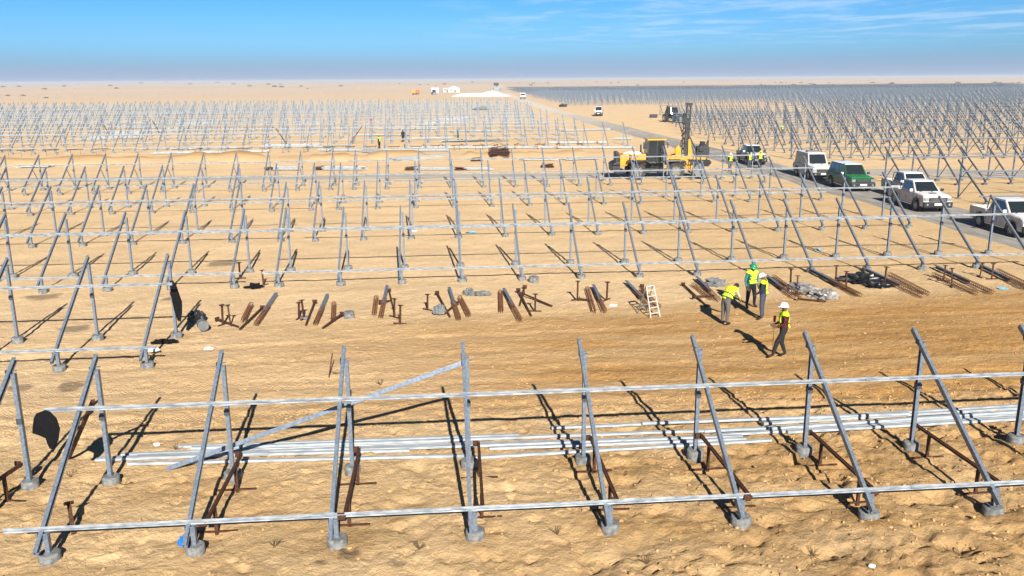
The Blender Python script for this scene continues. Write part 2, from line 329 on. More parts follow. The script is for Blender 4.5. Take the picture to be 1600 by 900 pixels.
# sand colour zones
pale = np.array([0.67, 0.485, 0.28]); warm = np.array([0.57, 0.395, 0.205]); damp = np.array([0.42, 0.235, 0.080]); farc = np.array([0.60, 0.45, 0.30])
col = np.broadcast_to(pale, X.shape+(3,)).copy()
wob = 2.2*fbm(X*0.16, Y*0.3, 4, 41); wob2 = 1.2*fbm(X*0.35, Y*0.6, 4, 43)
dzone = sm(Y+wob, 20.6, 22.8)*(1-sm(Y+wob-0.06*X, 30.6, 32.6))*sm(X+wob*2, -14, -6)
dzone *= 0.45+0.75*sm(X, -6, 9)
col = lerp(col, warm, (1-sm(Y+wob2, 19, 24))*0.75 + 0*X)
rightw = sm(X+wob, 8, 16)*(1-sm(Y, 60, 90))*0.7; col = lerp(col, warm, rightw); col = lerp(col, np.array([0.40, 0.24, 0.095]), (1-sm(Y+wob2, 18, 23))*np.clip(0.25+0.45*sm(X, -2, 8)+1.6*fbm(X*0.5, Y*0.9, 4, 48), 0, 0.95))
col = lerp(col, damp, np.clip(dzone*(0.75+0.9*fbm(X*0.25, Y*0.9, 4, 44)), 0, 1))
strk = np.clip(fbm(X*0.10, Y*1.6, 4, 46)*2.2, 0, 1)*(1-sm(Y, 60, 80)); col = lerp(col, warm, strk*0.6)
col = lerp(col, np.array([0.42, 0.25, 0.10]), np.clip(berm*1.2, 0, 0.85))
wetb = np.exp(-((Y-106)/3.5)**2)*0.3*(X < 26); col = lerp(col, warm, wetb)
col = lerp(col, farc, sm(Y, 150, 500))
col = lerp(col, np.array([0.50, 0.36, 0.24]), far*np.clip(0.3+2.0*fbm(X*0.006, Y*0.004, 4, 60), 0, 1))
# spoil thrown up round each footing of the two nearest rows
for (fy, fx0, nn) in ((15.29, -9.3-8.1, 16), (18.47, -9.3-8.1, 16), (26.8, -9.42-24.3, 10), (29.98, -9.42-24.3, 10)):
    for k in range(nn):
        fx = (-9.3-2.7*(3-k) if k < 4 else -7.57+2.7*(k-4)) if nn == 16 else fx0+2.7*k
        ia, ib = np.searchsorted(xs, (fx-1.6, fx+1.6)); ja, jb = np.searchsorted(ys, (fy-1.6, fy+1.6)); sl = (slice(ja, jb), slice(ia, ib)); Xs, Ys = X[sl], Y[sl]
        q = np.sqrt((Xs-fx-.1)**2+((Ys-fy+.05)*1.1)**2)+0.5*fbm(Xs*2.4, Ys*2.4, 4, 120+k); ring = (1-sm(q, .28, .75))
        w_ = 0.35+0.65*float(np.clip((fx+4)/12, 0, 1)); Z[sl] += ring*(0.035+0.12*fbm(Xs*5, Ys*5, 3, 150))*w_; col[sl] = lerp(col[sl], np.array([0.26, 0.145, 0.055]), np.clip(ring*w_*(0.45+1.6*fbm(Xs*2.2, Ys*2.2, 4, 161)), 0, .9))
# dark patches: old spills of bitumen coating on the sand
for (cx, cy, rx, ry) in [(-16.88, 36.8, 0.75, 0.55), (-13.59, 31.61, 0.65, 0.5), (-11.12, 25.21, 0.45, 0.5), (-10.82, 42.9, 0.8, 0.8), (-12.65, 25.26, 0.4, 0.3), (-2.42, 14.67, 0.15, 0.12), (-1.91, 14.93, 0.2, 0.2), (-11.39, 35.85, 0.35, 0.3), (-0.98, 14.53, 0.25, 0.15)]:
    q = ((X-cx)/rx)**2+((Y-cy)/ry)**2 + 1.6*fbm(X*2.2, Y*2.2, 4, int(abs(cx*10))); col = lerp(col, np.array([0.05, 0.045, 0.04]), (1-sm(q, 0.5, 1.2))*0.6)
nY, nX = X.shape
def grid_mesh(name, X, Y, Z):
    ny, nx = X.shape; me = bpy.data.meshes.new(name); me.vertices.add(nx*ny)
    me.vertices.foreach_set('co', np.stack([X, Y, Z], -1).astype(np.float32).ravel())
    idx = np.arange(nx*ny).reshape(ny, nx); q = np.stack([idx[:-1, :-1], idx[:-1, 1:], idx[1:, 1:], idx[1:, :-1]], -1).reshape(-1, 4)
    me.loops.add(q.size); me.polygons.add(len(q)); me.loops.foreach_set('vertex_index', q.ravel().astype(np.int32))
    me.polygons.foreach_set('loop_start', (np.arange(len(q))*4).astype(np.int32)); me.polygons.foreach_set('loop_total', np.full(len(q), 4, np.int32))
    me.polygons.foreach_set('use_smooth', np.ones(len(q), bool)); me.update(calc_edges=True); return me
gm = grid_mesh('ground', X, Y, Z)
ca = gm.color_attributes.new('tone', 'FLOAT_COLOR', 'POINT'); ca.data.foreach_set('color', np.concatenate([col, np.ones(X.shape+(1,))], -1).astype(np.float32).ravel())
ta = gm.attributes.new('track', 'FLOAT', 'POINT'); ta.data.foreach_set('value', track.astype(np.float32).ravel())
gm.materials.append(M_['ground']); go = bpy.data.objects.new('ground', gm); C.objects.link(go); tag(go, 'sandy desert ground, rutted and trodden, running flat to the horizon', kind='structure')
XS = np.array(xs); YS = np.array(ys)
CLODS_HERE = True
def gz(x, y):
    i = min(max(np.searchsorted(XS, x)-1, 0), nX-2); j = min(max(np.searchsorted(YS, y)-1, 0), nY-2)
    u = (x-XS[i])/(XS[i+1]-XS[i]); v = (y-YS[j])/(YS[j+1]-YS[j])
    return float((Z[j, i]*(1-u)+Z[j, i+1]*u)*(1-v)+(Z[j+1, i]*(1-u)+Z[j+1, i+1]*u)*v)

ico = bmesh.new(); bmesh.ops.create_icosphere(ico, subdivisions=1, radius=1); ico.verts.ensure_lookup_table()
iv = np.array([v.co[:] for v in ico.verts]); iff = np.array([[v.index for v in f.verts] for f in ico.faces]); ico.free()
cv = []; cf = []; nc = 0
while nc < 9000:
    x = rng.uniform(-12, 22); y = 12.2+rng.random()**1.5*10.5 if rng.random() < 0.8 else rng.uniform(21, 34)
    p = 0.25+0.75*max(0, min(1, (x+2)/12))
    if y < 21 and vn(np.array([x*0.8]), np.array([y*1.1]), 88)[0]*0.9+0.25 < rng.random()*1.1: continue
    if y < 21 and rng.random() > p: continue
    s_ = 0.008+0.035*rng.random()**3*(1 if y < 22 else 0.7); q = iv*(1+rng.uniform(-.35, .35, (len(iv), 1)))*np.array([s_*rng.uniform(.8, 1.6), s_*rng.uniform(.8, 1.6), s_*.8])
    cv.append(q+np.array([x, y, gz(x, y)+s_*.25])); cf.append(iff+nc*len(iv)); nc += 1
cm = bpy.data.meshes.new('sand_clods'); cm.from_pydata(np.concatenate(cv).tolist(), [], np.concatenate(cf).tolist()); cm.materials.append(mat('sand clod', (0.40, 0.26, 0.125), 0.95, var=0.25, scale=1.5, spec=0.1)); co_ = bpy.data.objects.new('sand_clods', cm); C.objects.link(co_); tag(co_, 'small sand clods strewn over the trodden foreground', 'sand clods', kind='stuff')
def road(name, pts, w, m, label, zz, seed, wob=0.5):
    # a strip that follows the polyline, ragged edges, gently crowned, edges dipping into the sand
    P = [Vector((*p, 0)) for p in pts]; dense = []
    for a, b in zip(P[:-1], P[1:]):
        k = max(2, int((b-a).length/1.2)); dense += [a.lerp(b, i/k) for i in range(k)]
    dense.append(P[-1]); rows = []; off = [-1, -0.86, -0.5, 0, 0.5, 0.86, 1]
    for i, p in enumerate(dense):
        t = (dense[min(i+1, len(dense)-1)]-dense[max(i-1, 0)]).normalized(); nrm = Vector((-t.y, t.x, 0)); row = []
        for o in off:
            q = p + nrm*o*(w/2)*(1 + (wob/w)*2*float(fbm(np.array([i*0.17+(50 if o > 0 else 0)]), np.array([seed*1.0]), 4, seed)[0]))
            row.append((q.x, q.y, zz - 0.06*(abs(o) == 1) + 0.015*(1-o*o) - 0.0*abs(o)))
        rows.append(row)
    b = MB(); n = len(off); b.v = [v for r_ in rows for v in r_]; b.f = [(k*n+i, k*n+i+1, (k+1)*n+i+1, (k+1)*n+i) for k in range(len(rows)-1) for i in range(n-1)]
    b.m = [0]*len(b.f); return tag(b.build(name, m, smooth=True, fix=True), label, kind='structure')
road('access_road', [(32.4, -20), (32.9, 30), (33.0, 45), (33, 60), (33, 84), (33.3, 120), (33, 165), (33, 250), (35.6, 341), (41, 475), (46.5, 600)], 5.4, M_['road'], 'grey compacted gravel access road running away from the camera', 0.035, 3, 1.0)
road('cross_track', [(-220, 84.8), (-41, 83.2), (7, 80.2), (30.5, 79)], 3.8, M_['road2'], 'pale grey gravel track crossing behind the near rows', 0.03, 5, 0.7)
road('side_track', [(35.5, 78.4), (45, 78.0), (62, 73.5), (95, 70)], 6.0, M_['road2'], 'dark gravel track turning off to the right past the parked cars', 0.026, 8, 1.0)

# ---------------------------------------------------------------- solar table frames
BAY, NPOST = 2.7, 14
RT, ZT, RB = 3.49, 2.98, 3.30     # rafter top (y, z), rear post y
SL = (ZT-0.55)/RT
def rz_(y): return 0.55 + SL*y - 0.03
UPY, LPY = 2.25, 0.03
def proto_parts():
    P = {}
    b = MB(); b.chan((0, 0, 0.16), (0, 0, rz_(0)+0.05), 0.085, 0.11, 0.009, up=(0, 1, 0)); P['front_post'] = b
    b = MB(); b.chan((0, RB-0.12, 0.16), (0, RB-0.12, rz_(RB-0.12)-0.02), 0.085, 0.11, 0.009, up=(0, 1, 0)); P['rear_post'] = b
    b = MB(); b.chan((-0.088, -0.30, rz_(-0.30)), (-0.088, RT, rz_(RT)), 0.075, 0.12, 0.009); P['rafter'] = b
    b = MB(); b.box((-0.044, RB-0.12, 1.62), (0.012, 0.16, 0.13)); b.box((0, RB-0.19, 1.62), (0.12, 0.02, 0.12))
    P['clamp'] = b
    for nm_, yy_ in (('front_joint', 0), ('rear_joint', RB-0.12)):
        b = MB(); b.box((-0.132, yy_, rz_(yy_)-.005), (0.012, 0.15, 0.13))
        for q_ in (-.045, .045): b.cyl((-0.139, yy_+q_, rz_(yy_)+q_*.7), (0.055, yy_+q_, rz_(yy_)+q_*.7), .012, n=6)
        P[nm_] = b
    b = MB(); b.lathe([(0.001, 0.2), (0.17, 0.2), (0.195, 0.185), (0.20, 0.15), (0.20, -0.25)], n=18); P['footing'] = b
    return P
PB = proto_parts()
def mk(name, b, m, smooth=False):
    o = b.build(name, m, None, smooth); me = o.data; bpy.data.objects.remove(o); return me
MESH = {k: mk(k, b, M_['concrete'] if k == 'footing' else M_['bracket'] if k in ('clamp', 'front_joint', 'rear_joint') else M_['steel'] if k == 'rafter' else M_['steel']) for k, b in PB.items()}
for pgn in MESH['footing'].polygons: pgn.use_smooth = abs(pgn.normal.z) < 0.5
MESH['footing'].name = 'footing'
def part(me, name, parent, loc=(0, 0, 0)):
    o = bpy.data.objects.new(name, me); C.objects.link(o); o.parent = parent; o.location = loc; return o
fb = MB(); fb.bar((0, RB-0.16, 0.25), (-0.01, 1.9, rz_(1.9)-0.05), 0.05, 0.05); MESH['brace'] = mk('brace', fb, M_['steel'])
def purlin(y, x0, x1, parent, lod=0, name='purlin', big=0.088):
    b = MB(); z = rz_(y) + 0.06 + big*0.42; ln = 6.0; x = x0; up = Vector((0, -SL, 1)).normalized()
    if lod == 0:
        b.bar((x0, y, z), (x1, y, z), big*0.62, big*0.62, up=up)
        b.bar((x0, y, z), (x1, y, z), big, 0.008, up=up, off=(0, -big*0.31-0.0045))
        while x + ln < x1:
            x += ln; b.bar((x-0.16, y, z), (x+0.16, y, z), big*0.62+0.016, big*0.62+0.016, up=up)
    else: b.bar((x0, y, z), (x1, y, z), big*0.8, big*0.8, up=up)
    return b.build(name, M_['purlin'] if lod == 0 else (M_['rails'] if lod == 2 else M_['purlin_dull']), parent)
def table(x0, y0, n, label, cat='solar frame', group=None, oh=(0.7, 0.7), upper=True, lower=True, braces=(), footd=None, bay=BAY, jit=0.0, skip=()):
    t = empty('solar_table_frame', (x0, y0, 0)); tag(t, label, cat, group)
    for i in range(n):
        if i in skip: continue
        x = i*bay; dz = 0
        for nm, yy in (('footing', 0), ('footing', RB-0.12)):
            o = part(MESH['footing'], 'footing', t, (x, yy, gz(x0+x, y0+yy)*0.6 + random.uniform(-0.03, 0.01))); o.rotation_euler.z = random.uniform(0, 6); s = random.uniform(0.92, 1.06); o.scale = (s, s, 1)
        part(MESH['front_post'], 'front_post', t, (x, 0, 0)); part(MESH['rear_post'], 'rear_post', t, (x, 0, 0))
        o = part(MESH['rafter'], 'rafter', t, (x, random.uniform(-0.02, 0.02), 0)); o.rotation_euler.z = random.uniform(-0.006, 0.006)
        part(MESH['clamp'], 'clamp', t, (x, 0, 0))
        if y0 < 30: part(MESH['front_joint'], 'joint_plate', t, (x, 0, 0)); part(MESH['rear_joint'], 'joint_plate', t, (x, 0, 0))
        if i in braces: part(MESH['brace'], 'brace', t, (x, 0, 0))
    if lower: purlin(LPY, -oh[0], (n-1)*bay+oh[1], t)
    if upper: purlin(UPY, -oh[0], (n-1)*bay+oh[1], t)
    return t
XR = -7.09; XL = -9.06
ROWS = [15.29, 26.80, 37.49, 48.49, 60.55, 71.84]
G1 = 'bare solar table frames of the near rows'
T0 = table(-7.57, ROWS[0], 12, 'nearest bare solar table frame, standing right in front above the rusty templates', group=G1, oh=(0.78, 0.7))
tl0 = table(-9.3-2.7*3, ROWS[0]-0.05, 4, 'bare frame of posts and rafters cut off by the left edge, nearest row', group=G1, upper=False, lower=False)
table(-9.42-2.7*9, ROWS[1], 10, 'bare solar frame at left in the second row, black coat on its end', group=G1, oh=(0.7, 0.32))
ords = {2: 'third', 3: 'fourth', 4: 'fifth', 5: 'sixth'}
for k in (2, 3, 4, 5):
    xr = (-7.16, -7.05, -7.05, -7.02)[k-2]
    table(xr, ROWS[k], NPOST, 'bare solar frame right of the gap in the %s row from the front' % ords[k], group=G1, oh=(0.7, 0.35), braces=(0, 1, 2) if k == 5 else ())
    table(xr-1.93-13*BAY, ROWS[k], NPOST, 'bare solar frame left of the gap in the %s row from front' % ords[k], group=G1, oh=(0.4, 0.35), braces=range(14) if k in (5,) else ())
    if k >= 4: table(xr-1.93*2-27*BAY, ROWS[k], NPOST, 'bare solar frame cut by the left edge in the %s row from front' % ords[k], group=G1, oh=(0.4, 0.35), braces=range(14) if k == 5 else ())

# right block beyond the road (bays are shorter there)
def trestle_mesh(w=0.09, full=True, extra=True):
    b = MB(); b.bar((0, 0, 0), (0, 0, rz_(0)), w, w, up=(0, 1, 0)); b.bar((0, RB-0.12, 0), (0, RB-0.12, rz_(RB-0.12)), w, w, up=(0, 1, 0))
    b.bar((-w, -0.3, rz_(-0.3)), (-w, RT, rz_(RT)), w*0.9, w*1.25)
    if extra: b.bar((0.01, RB-0.16, 0.25), (0, 1.7, rz_(1.7)-0.03), 0.05, 0.05)
    if full: b.box((0, 0, 0.05), (0.34, 0.34, 0.22)); b.box((0, RB-0.12, 0.05), (0.34, 0.34, 0.22))
    return b
TM = mk('trestle', trestle_mesh(0.09), M_['steel_dark']); TM2 = mk('trestle', trestle_mesh(0.088, extra=False), M_['steel_light'])
def table_mid(x0, y0, n, bay, label, group, tm, oh=0.45, rz=0, pur=True):
    t = empty('solar_table_frame', (x0, y0+rng.uniform(-.35, .35), rng.uniform(-.12, .08)), rz+rng.uniform(-.006, .006)); tag(t, label, 'solar frame', group)
    for i in range(n):
        if rng.random() < 0.05: continue
        o = part(tm, 'trestle', t, (i*bay+rng.uniform(-.06, .06), rng.uniform(-.12, .12), rng.uniform(-.06, .05))); o.rotation_euler = (rng.uniform(-.012, .012), rng.uniform(-.012, .012), rng.uniform(-.04, .04))
    if pur:
        ld = 2 if tm is TM2 else 1; purlin(LPY, -oh, (n-1)*bay+oh, t, ld, big=0.12 if ld == 2 else 0.1); purlin(UPY, -oh, (n-1)*bay+oh, t, ld, big=0.12 if ld == 2 else 0.1)
    return t
RBAY = 2.3
edgeX = lambda Y: Y*0.668+3.0       # right limit of the picture on the ground
leftX = lambda Y: -Y*0.50-6
rows_r = [57.2, 67.6] + [90+10.9*k for k in range(12)]
cnt = 0
for k, y in enumerate(rows_r):
    x = 38.6 if k < 2 else 36.9 + max(0, y-118)*0.20 + (random.choice((0, 0, RBAY)))
    while x < edgeX(y)+4:
        n = 14; nm = ('in the nearest row beyond the road at right', 'in the second row beyond the road at right')[k] if k < 2 else 'in the right field behind the parked cars'
        table_mid(x, y, n, RBAY, 'dark solar table frame %s' % nm, 'solar table frames in the right field', TM); cnt += 1
        x += 13*RBAY+1.9
# middle left field
rows_l = [114.5+10.6*k for k in range(17)]
def roadX(Y): return float(np.interp(Y, [0, 250, 340, 475, 700], [33, 33, 35.5, 41, 50]))
for k, y in enumerate(rows_l):
    xe = roadX(y)-7.5-random.uniform(0, 6); x = xe-13*BAY; 
    while x+13*BAY > leftX(y):
        thin = (k < 2 and x > -30)
        o = table_mid(x, y, NPOST, BAY, 'bare solar table frame among many in the far left field beyond the gravel track', 'solar table frames in the far left field', TM2, rz=0, pur=not (thin and random.random() < 0.3)); cnt += 1
        x -= 13*BAY+1.93
# far right field up to the fence: nearest tables as things of one mesh, the rest one mass
def table_far(n, bay, w, seed=0):
    b = MB()
    for i in range(n):
        x = i*bay; b.bar((x, 0, 0), (x, 0, rz_(0)), w, w, up=(0, 1, 0)); b.bar((x, RB-0.1, 0), (x, RB-0.1, rz_(RB-0.1)), w, w, up=(0, 1, 0)); b.bar((x-w, -0.3, rz_(-0.3)), (x-w, RT, rz_(RT)), w, w*1.2)
    for yy in (LPY, UPY): b.bar((-0.4, yy, rz_(yy)+0.1), ((n-1)*bay+0.4, yy, rz_(yy)+0.1), 0.09, 0.09)
    return b
fb = table_far(14, RBAY, 0.10); FM = mk('solar_table_frame', fb, M_['steel_far'])
farspots = []
y = 292.0
while y < 760:
    x = (roadX(y)+9) + rng.uniform(0, 3)
    while x < edgeX(y)+6: farspots.append((x, y)); x += 13*RBAY+1.9
    y += 10.9
y = 218.0
while y < 290:
    x = 100+rng.uniform(0, 6)+(y-218)*0.15
    while x < edgeX(y)+6: farspots.append((x, y)); x += 13*RBAY+1.9
    y += 10.9
farspots.sort(key=lambda p: p[1])
NIND = max(0, 290-cnt-14)
for (x, y) in farspots[:NIND]:
    o = bpy.data.objects.new('solar_table_frame', FM); C.objects.link(o); o.location = (x, y, 0)
    tag(o, 'small distant solar table frame in the wide far field at right', 'solar frame', 'distant solar table frames in the far right field')
rest = farspots[NIND:]
base = np.array(fb.v); 
fb2 = table_far(14, RBAY, 0.12); base = np.array(fb2.v); nf = len(base); V = np.concatenate([base+np.array([x, y, 0]) for x, y in rest]) if rest else base
q = np.concatenate([np.array(fb2.f)+k*nf for k in range(len(rest))])
me = bpy.data.meshes.new('far_solar_frames'); me.vertices.add(len(V)); me.vertices.foreach_set('co', V.astype(np.float32).ravel()); me.loops.add(q.size); me.polygons.add(len(q))
me.loops.foreach_set('vertex_index', q.ravel().astype(np.int32)); me.polygons.foreach_set('loop_start', (np.arange(len(q))*4).astype(np.int32)); me.polygons.foreach_set('loop_total', np.full(len(q), 4, np.int32)); me.update(calc_edges=True)
me.materials.append(M_['steel_far']); o = bpy.data.objects.new('far_solar_frames', me); C.objects.link(o); tag(o, 'mass of tiny solar frames reaching back to the far fence at right', 'solar frames', kind='stuff')
print('tables', cnt, 'far', len(farspots), 'rest', len(rest))

# ---------------------------------------------------------------- rusty templates
def template_mesh():
    b = MB(); b.bar((0, 0, 0.60), (0, 3.15, 0.60), 0.055, 0.055); b.bar((0.03, 0, 0.60), (0.03, 3.15, 0.60), 0.012, 0.085); return b
def template(x, y, rz=0, label='', L=True):
    t = empty('rusty_setting_frame', (x, y, gz(x, y)*0.5), rz)
    template_mesh().build('top_bar', M_['rust'], t)
    for yy in (0.72, 2.55):
        b = MB(); b.bar((0, yy, -0.05), (0, yy, 0.56), 0.07, 0.05, up=(0, 1, 0)); b.build('leg', M_['rust'], t)
        b = MB(); b.bar((-0.42, yy, 0.02), (0.42, yy, 0.02), 0.05, 0.03); b.build('foot_bar', M_['rust'], t)
    for yy in (0.02, 3.12):
        b = MB(); b.box((-0.06, yy, 0.60), (0.14, 0.03, 0.14)); b.build('end_plate', M_['rust'], t)
    return t
tp = template(-7.57+2.7+0.22, ROWS[0]+0.02)
freeze_kids(tp)
G2 = 'rusty setting frames under the nearest solar table'
which = ['second', 'third', 'fourth', 'fifth', 'sixth', 'seventh', 'eighth', 'ninth']
tag(tp, 'rusty steel setting frame at the second trestle from the left, by the blue rag', 'steel frame', G2)
for i in range(2, 9):
    t = copy_tree(tp); t.location = (-7.57+2.7*i+0.16, ROWS[0]+0.02+random.uniform(-0.06, 0.1), gz(-7.5+2.7*i, 17)*0.5); t.rotation_euler.z = random.uniform(-0.03, 0.03)
    tag(t, 'rusty steel setting frame beside the %s trestle from the left of the nearest row' % which[i-1], 'steel frame', G2)
t = copy_tree(tp); t.location = (-9.95, 15.3, 0); t.rotation_euler.z = -0.17; tag(t, 'rusty steel setting frame cut by the left edge, leaning on the dark post', 'steel frame', G2)
# small frames at the feet of the first row of the left field
for i in range(26):
    x = -57.5+2.93*i if i < 6 else -57.5+2.7*i+8
    if x > 24: break
    t = copy_tree(tp); t.location = (x, 111.2+random.uniform(-.3, .3), 0); t.rotation_euler.z = R(-68) if i < 6 else R(random.uniform(-100, -20)); t.scale = (0.6, 0.6, 1.25) if i < 6 else (0.6, 0.5, 1.0)
    tag(t, 'dark rusty setting frame on the sand in front of the far left field', 'steel frame', 'rusty setting frames along the far left field')

# ---------------------------------------------------------------- rails lying behind the nearest trestles, diagonal beam
RAILS = [(-6.6, 20.29, 1.84, 20.14), (-7.86, 19.94, 0.05, 19.89), (-8.3, 19.73, -0.89, 19.49), (-7.43, 19.78, 0.68, 19.67), (-7.53, 19.4, 0.58, 19.05), (0.57, 18.91, 8.09, 19.19), (-2.14, 19.62, 5.82, 19.5), (0.76, 19.7, 7.46, 19.49), (1.06, 19.4, 7.49, 19.33), (-0.11, 20.02, 8.54, 19.91), (2.74, 20.5, 7.05, 20.53), (5.11, 20.43, 12.32, 20.34), (8.24, 20.23, 16.49, 20.6), (6.85, 19.63, 16.05, 20.0), (8.32, 19.76, 16.24, 20.25), (10.09, 20.48, 17.0, 20.78), (6.6, 19.9, 15.41, 20.11), (-8.35, 19.66, -4.29, 19.61), (-6.22, 20.03, 0.05, 19.85), (8.66, 19.57, 15.96, 19.88)]
names = ['topmost at left', 'second from the back at left', 'reaching furthest left', 'in the middle of the left pile', 'nearest the camera at left', 'lying nearest the camera under the fifth and sixth trestles',
 'crossing behind the fourth trestle', 'thin middle', 'third from the back behind the fifth trestle', 'long one behind the fifth trestle', 'short one alone at the back behind the fifth trestle', 'behind the sixth trestle, back of the pile', 'back one running out at right', 'front one running out at right', 'middle one running out at right', 'rearmost running out at right', 'second from front at right', 'at the left end, half covered', 'on top of the left pile', 'lowest of the right pile']
for k, (x0, y0, x1, y1) in enumerate(RAILS):
    b = MB(); dz = 0.045 + 0.0*k; z0 = max(gz(x0, y0), 0)+dz + (0.06 if k in (11, 14, 18) else 0); z1 = max(gz(x1, y1), 0)+dz+(0.06 if k in (11, 14, 18) else 0)
    b.bar((x0, y0, z0+0.0), (x1, y1, z1), 0.085, 0.06); b.bar((x0, y0, z0-0.02), (x1, y1, z1-0.02), 0.13, 0.008)
    tag(b.build('steel_rail', M_['rails']), 'galvanised rail on the sand, %s' % names[k % len(names)], 'steel rail', 'loose galvanised rails behind the nearest row')
b = MB(); b.bar((-6.5, 19.0, 0.05), (0.52, 18.45, 2.62), 0.05, 0.105, up=(0, 0.4, 1)); tag(b.build('diagonal_beam', M_['steel']), 'long galvanised beam leaning from the sand up to the fourth trestle', 'steel beam')

# ---------------------------------------------------------------- cloth things
def blob(name, m, c, dims, seed, lab, cat, res=14, amp=0.35, flatb=True, freq=2.2, group=None):
    b = bmesh.new(); bmesh.ops.create_icosphere(b, subdivisions=4 if res > 10 else 3, radius=1)
    rg = random.Random(seed); off = Vector((rg.uniform(-9, 9),)*3)
    from mathutils import noise as mn
    for v in b.verts:
        p = v.co.copy(); nn = mn.noise(p*freq+off) + 0.5*mn.noise(p*freq*2.4+off) + 0.35*mn.noise(p*freq*5+off); r_ = 1+amp*nn
        q = p*r_; v.co = Vector((q.x*dims[0], q.y*dims[1], max(q.z, -0.15 if flatb else -9)*dims[2]))
    me = bpy.data.meshes.new(name); b.to_mesh(me); b.free(); me.materials.append(m); o = bpy.data.objects.new(name, me); C.objects.link(o); o.location = c
    tag(o, lab, cat, group); return o
def sheet(name, m, pts, depth, loc, rz, lab, cat, seed=1):
    # hanging cloth: outline in local x,z given thickness and folds in y
    b = bmesh.new(); n = len(pts); cx = sum(p[0] for p in pts)/n; cz = sum(p[1] for p in pts)/n
    rings = []
    for s in (0.02, 0.35, 0.7, 0.92, 1.0): rings.append([(cx+(x-cx)*s, cz+(z-cz)*s, s) for x, z in pts])
    vs = {}
    for side in (-1, 1):
        for r_i, rg_ in enumerate(rings):
            for i, (x, z, s) in enumerate(rg_):
                if r_i == 4 and side == 1: vs[(1, 4, i)] = vs[(-1, 4, i)]; continue
                vs[(side, r_i, i)] = b.verts.new((x, side*depth*(1-s**4)*(0.6+0.5*math.sin(x*23+seed+z*3)) + 0.05*math.sin(x*17+z*5+seed), z))
    for side in (-1, 1):
        for r_i in range(4):
            for i in range(n):
                j = (i+1) % n; f = [vs[(side, r_i, i)], vs[(side, r_i, j)], vs[(side, r_i+1, j)], vs[(side, r_i+1, i)]]
                b.faces.new(f if side < 0 else f[::-1])
        b.faces.new([vs[(side, 0, i)] for i in range(n)][::(1 if side > 0 else -1)])
    bmesh.ops.recalc_face_normals(b, faces=b.faces); me = bpy.data.meshes.new(name); b.to_mesh(me); b.free(); me.materials.append(m)
    for pgn in me.polygons: pgn.use_smooth = True
    o = bpy.data.objects.new(name, me); C.objects.link(o); o.location = loc; o.rotation_euler.z = rz; tag(o, lab, cat); return o
coat = [(-0.20, 0.02), (0.02, 0.05), (0.18, 0.0), (0.30, -0.10), (0.33, -0.45), (0.24, -0.78), (0.12, -0.95), (0.02, -1.10), (-0.08, -1.12), (-0.12, -0.75), (-0.34, -0.62), (-0.42, -0.5), (-0.34, -0.12)]
sheet('black_coat', M_['black'], [(x*1.06, z*1.0) for x, z in [(-.14, .03), (.0, .06), (.10, .03), (.22, -.1), (.25, -.35), (.21, -.45), (.17, -.62), (.08, -.80), (.0, -.78), (-.03, -.66), (-.04, -.54), (-.17, -.50), (-.28, -.42), (-.27, -.3), (-.22, -.1)]], 0.05, (-8.30, 17.43, 2.14), 0.1, 'large black coat hanging from the left end of the upper rail, nearest row', 'coat', 1)
coat2 = [(-0.08, 0.05), (0.08, 0.05), (0.2, -0.1), (0.36, -0.75), (0.30, -1.15), (0.24, -1.5), (0.08, -1.48), (0.0, -1.1), (-0.06, -0.5)]
sheet('black_coat', M_['black'], [(x*0.85, z*0.95) for x, z in coat2], 0.08, (-9.34, 29.75, 2.08), 0.0, 'long black coat hanging on the last rear post of the second row', 'coat', 2)
blob('blue_rag', M_['blue_cloth'], (-5.05, 15.18, 0.27), (0.09, 0.07, 0.14), 3, 'bright blue rag tied on the post foot of the second trestle', 'rag', amp=0.5)

# ---------------------------------------------------------------- lying posts with rebar cages, rusty stakes
def caged_post(x0, y0, x1, y1, has_post=True, lab='', rad=0.085, z=0.1):
    a = Vector((x0, y0, gz(x0, y0)+z)); c = Vector((x1, y1, gz(x1, y1)+z)); L = (c-a).length; t = empty('post_with_rebar_cage', a); dirv = (c-a).normalized()
    t.rotation_euler = dirv.to_track_quat('X', 'Z').to_euler()
    if has_post: b = MB(); b.chan((0, 0, 0.01), (L*0.62, 0, 0.01), 0.12, 0.14, 0.009); b.build('post', M_['steel'], t)
    s = L*(0.45 if has_post else 0.05); b = MB(); nb = 6
    for i in range(nb):
        an = 2*PI*i/nb+0.3; q = (math.cos(an)*rad, math.sin(an)*rad); b.cyl((s, q[0], q[1]), (L+random.uniform(-.05, .05), q[0]*1.05, q[1]*1.05), 0.011, n=4)
    k = s
    while k < L-0.05:
        ring = [(k+0.02*j/8, math.cos(2*PI*j/8)*rad*1.08, math.sin(2*PI*j/8)*rad*1.08) for j in range(9)]; b.tube(ring, 0.009, 4); k += 0.16
    b.build('rebar_cage', M_['rust2'], t); tag(t, lab, 'foundation post', 'foundation posts with rebar cages laid out in the empty row'); return t
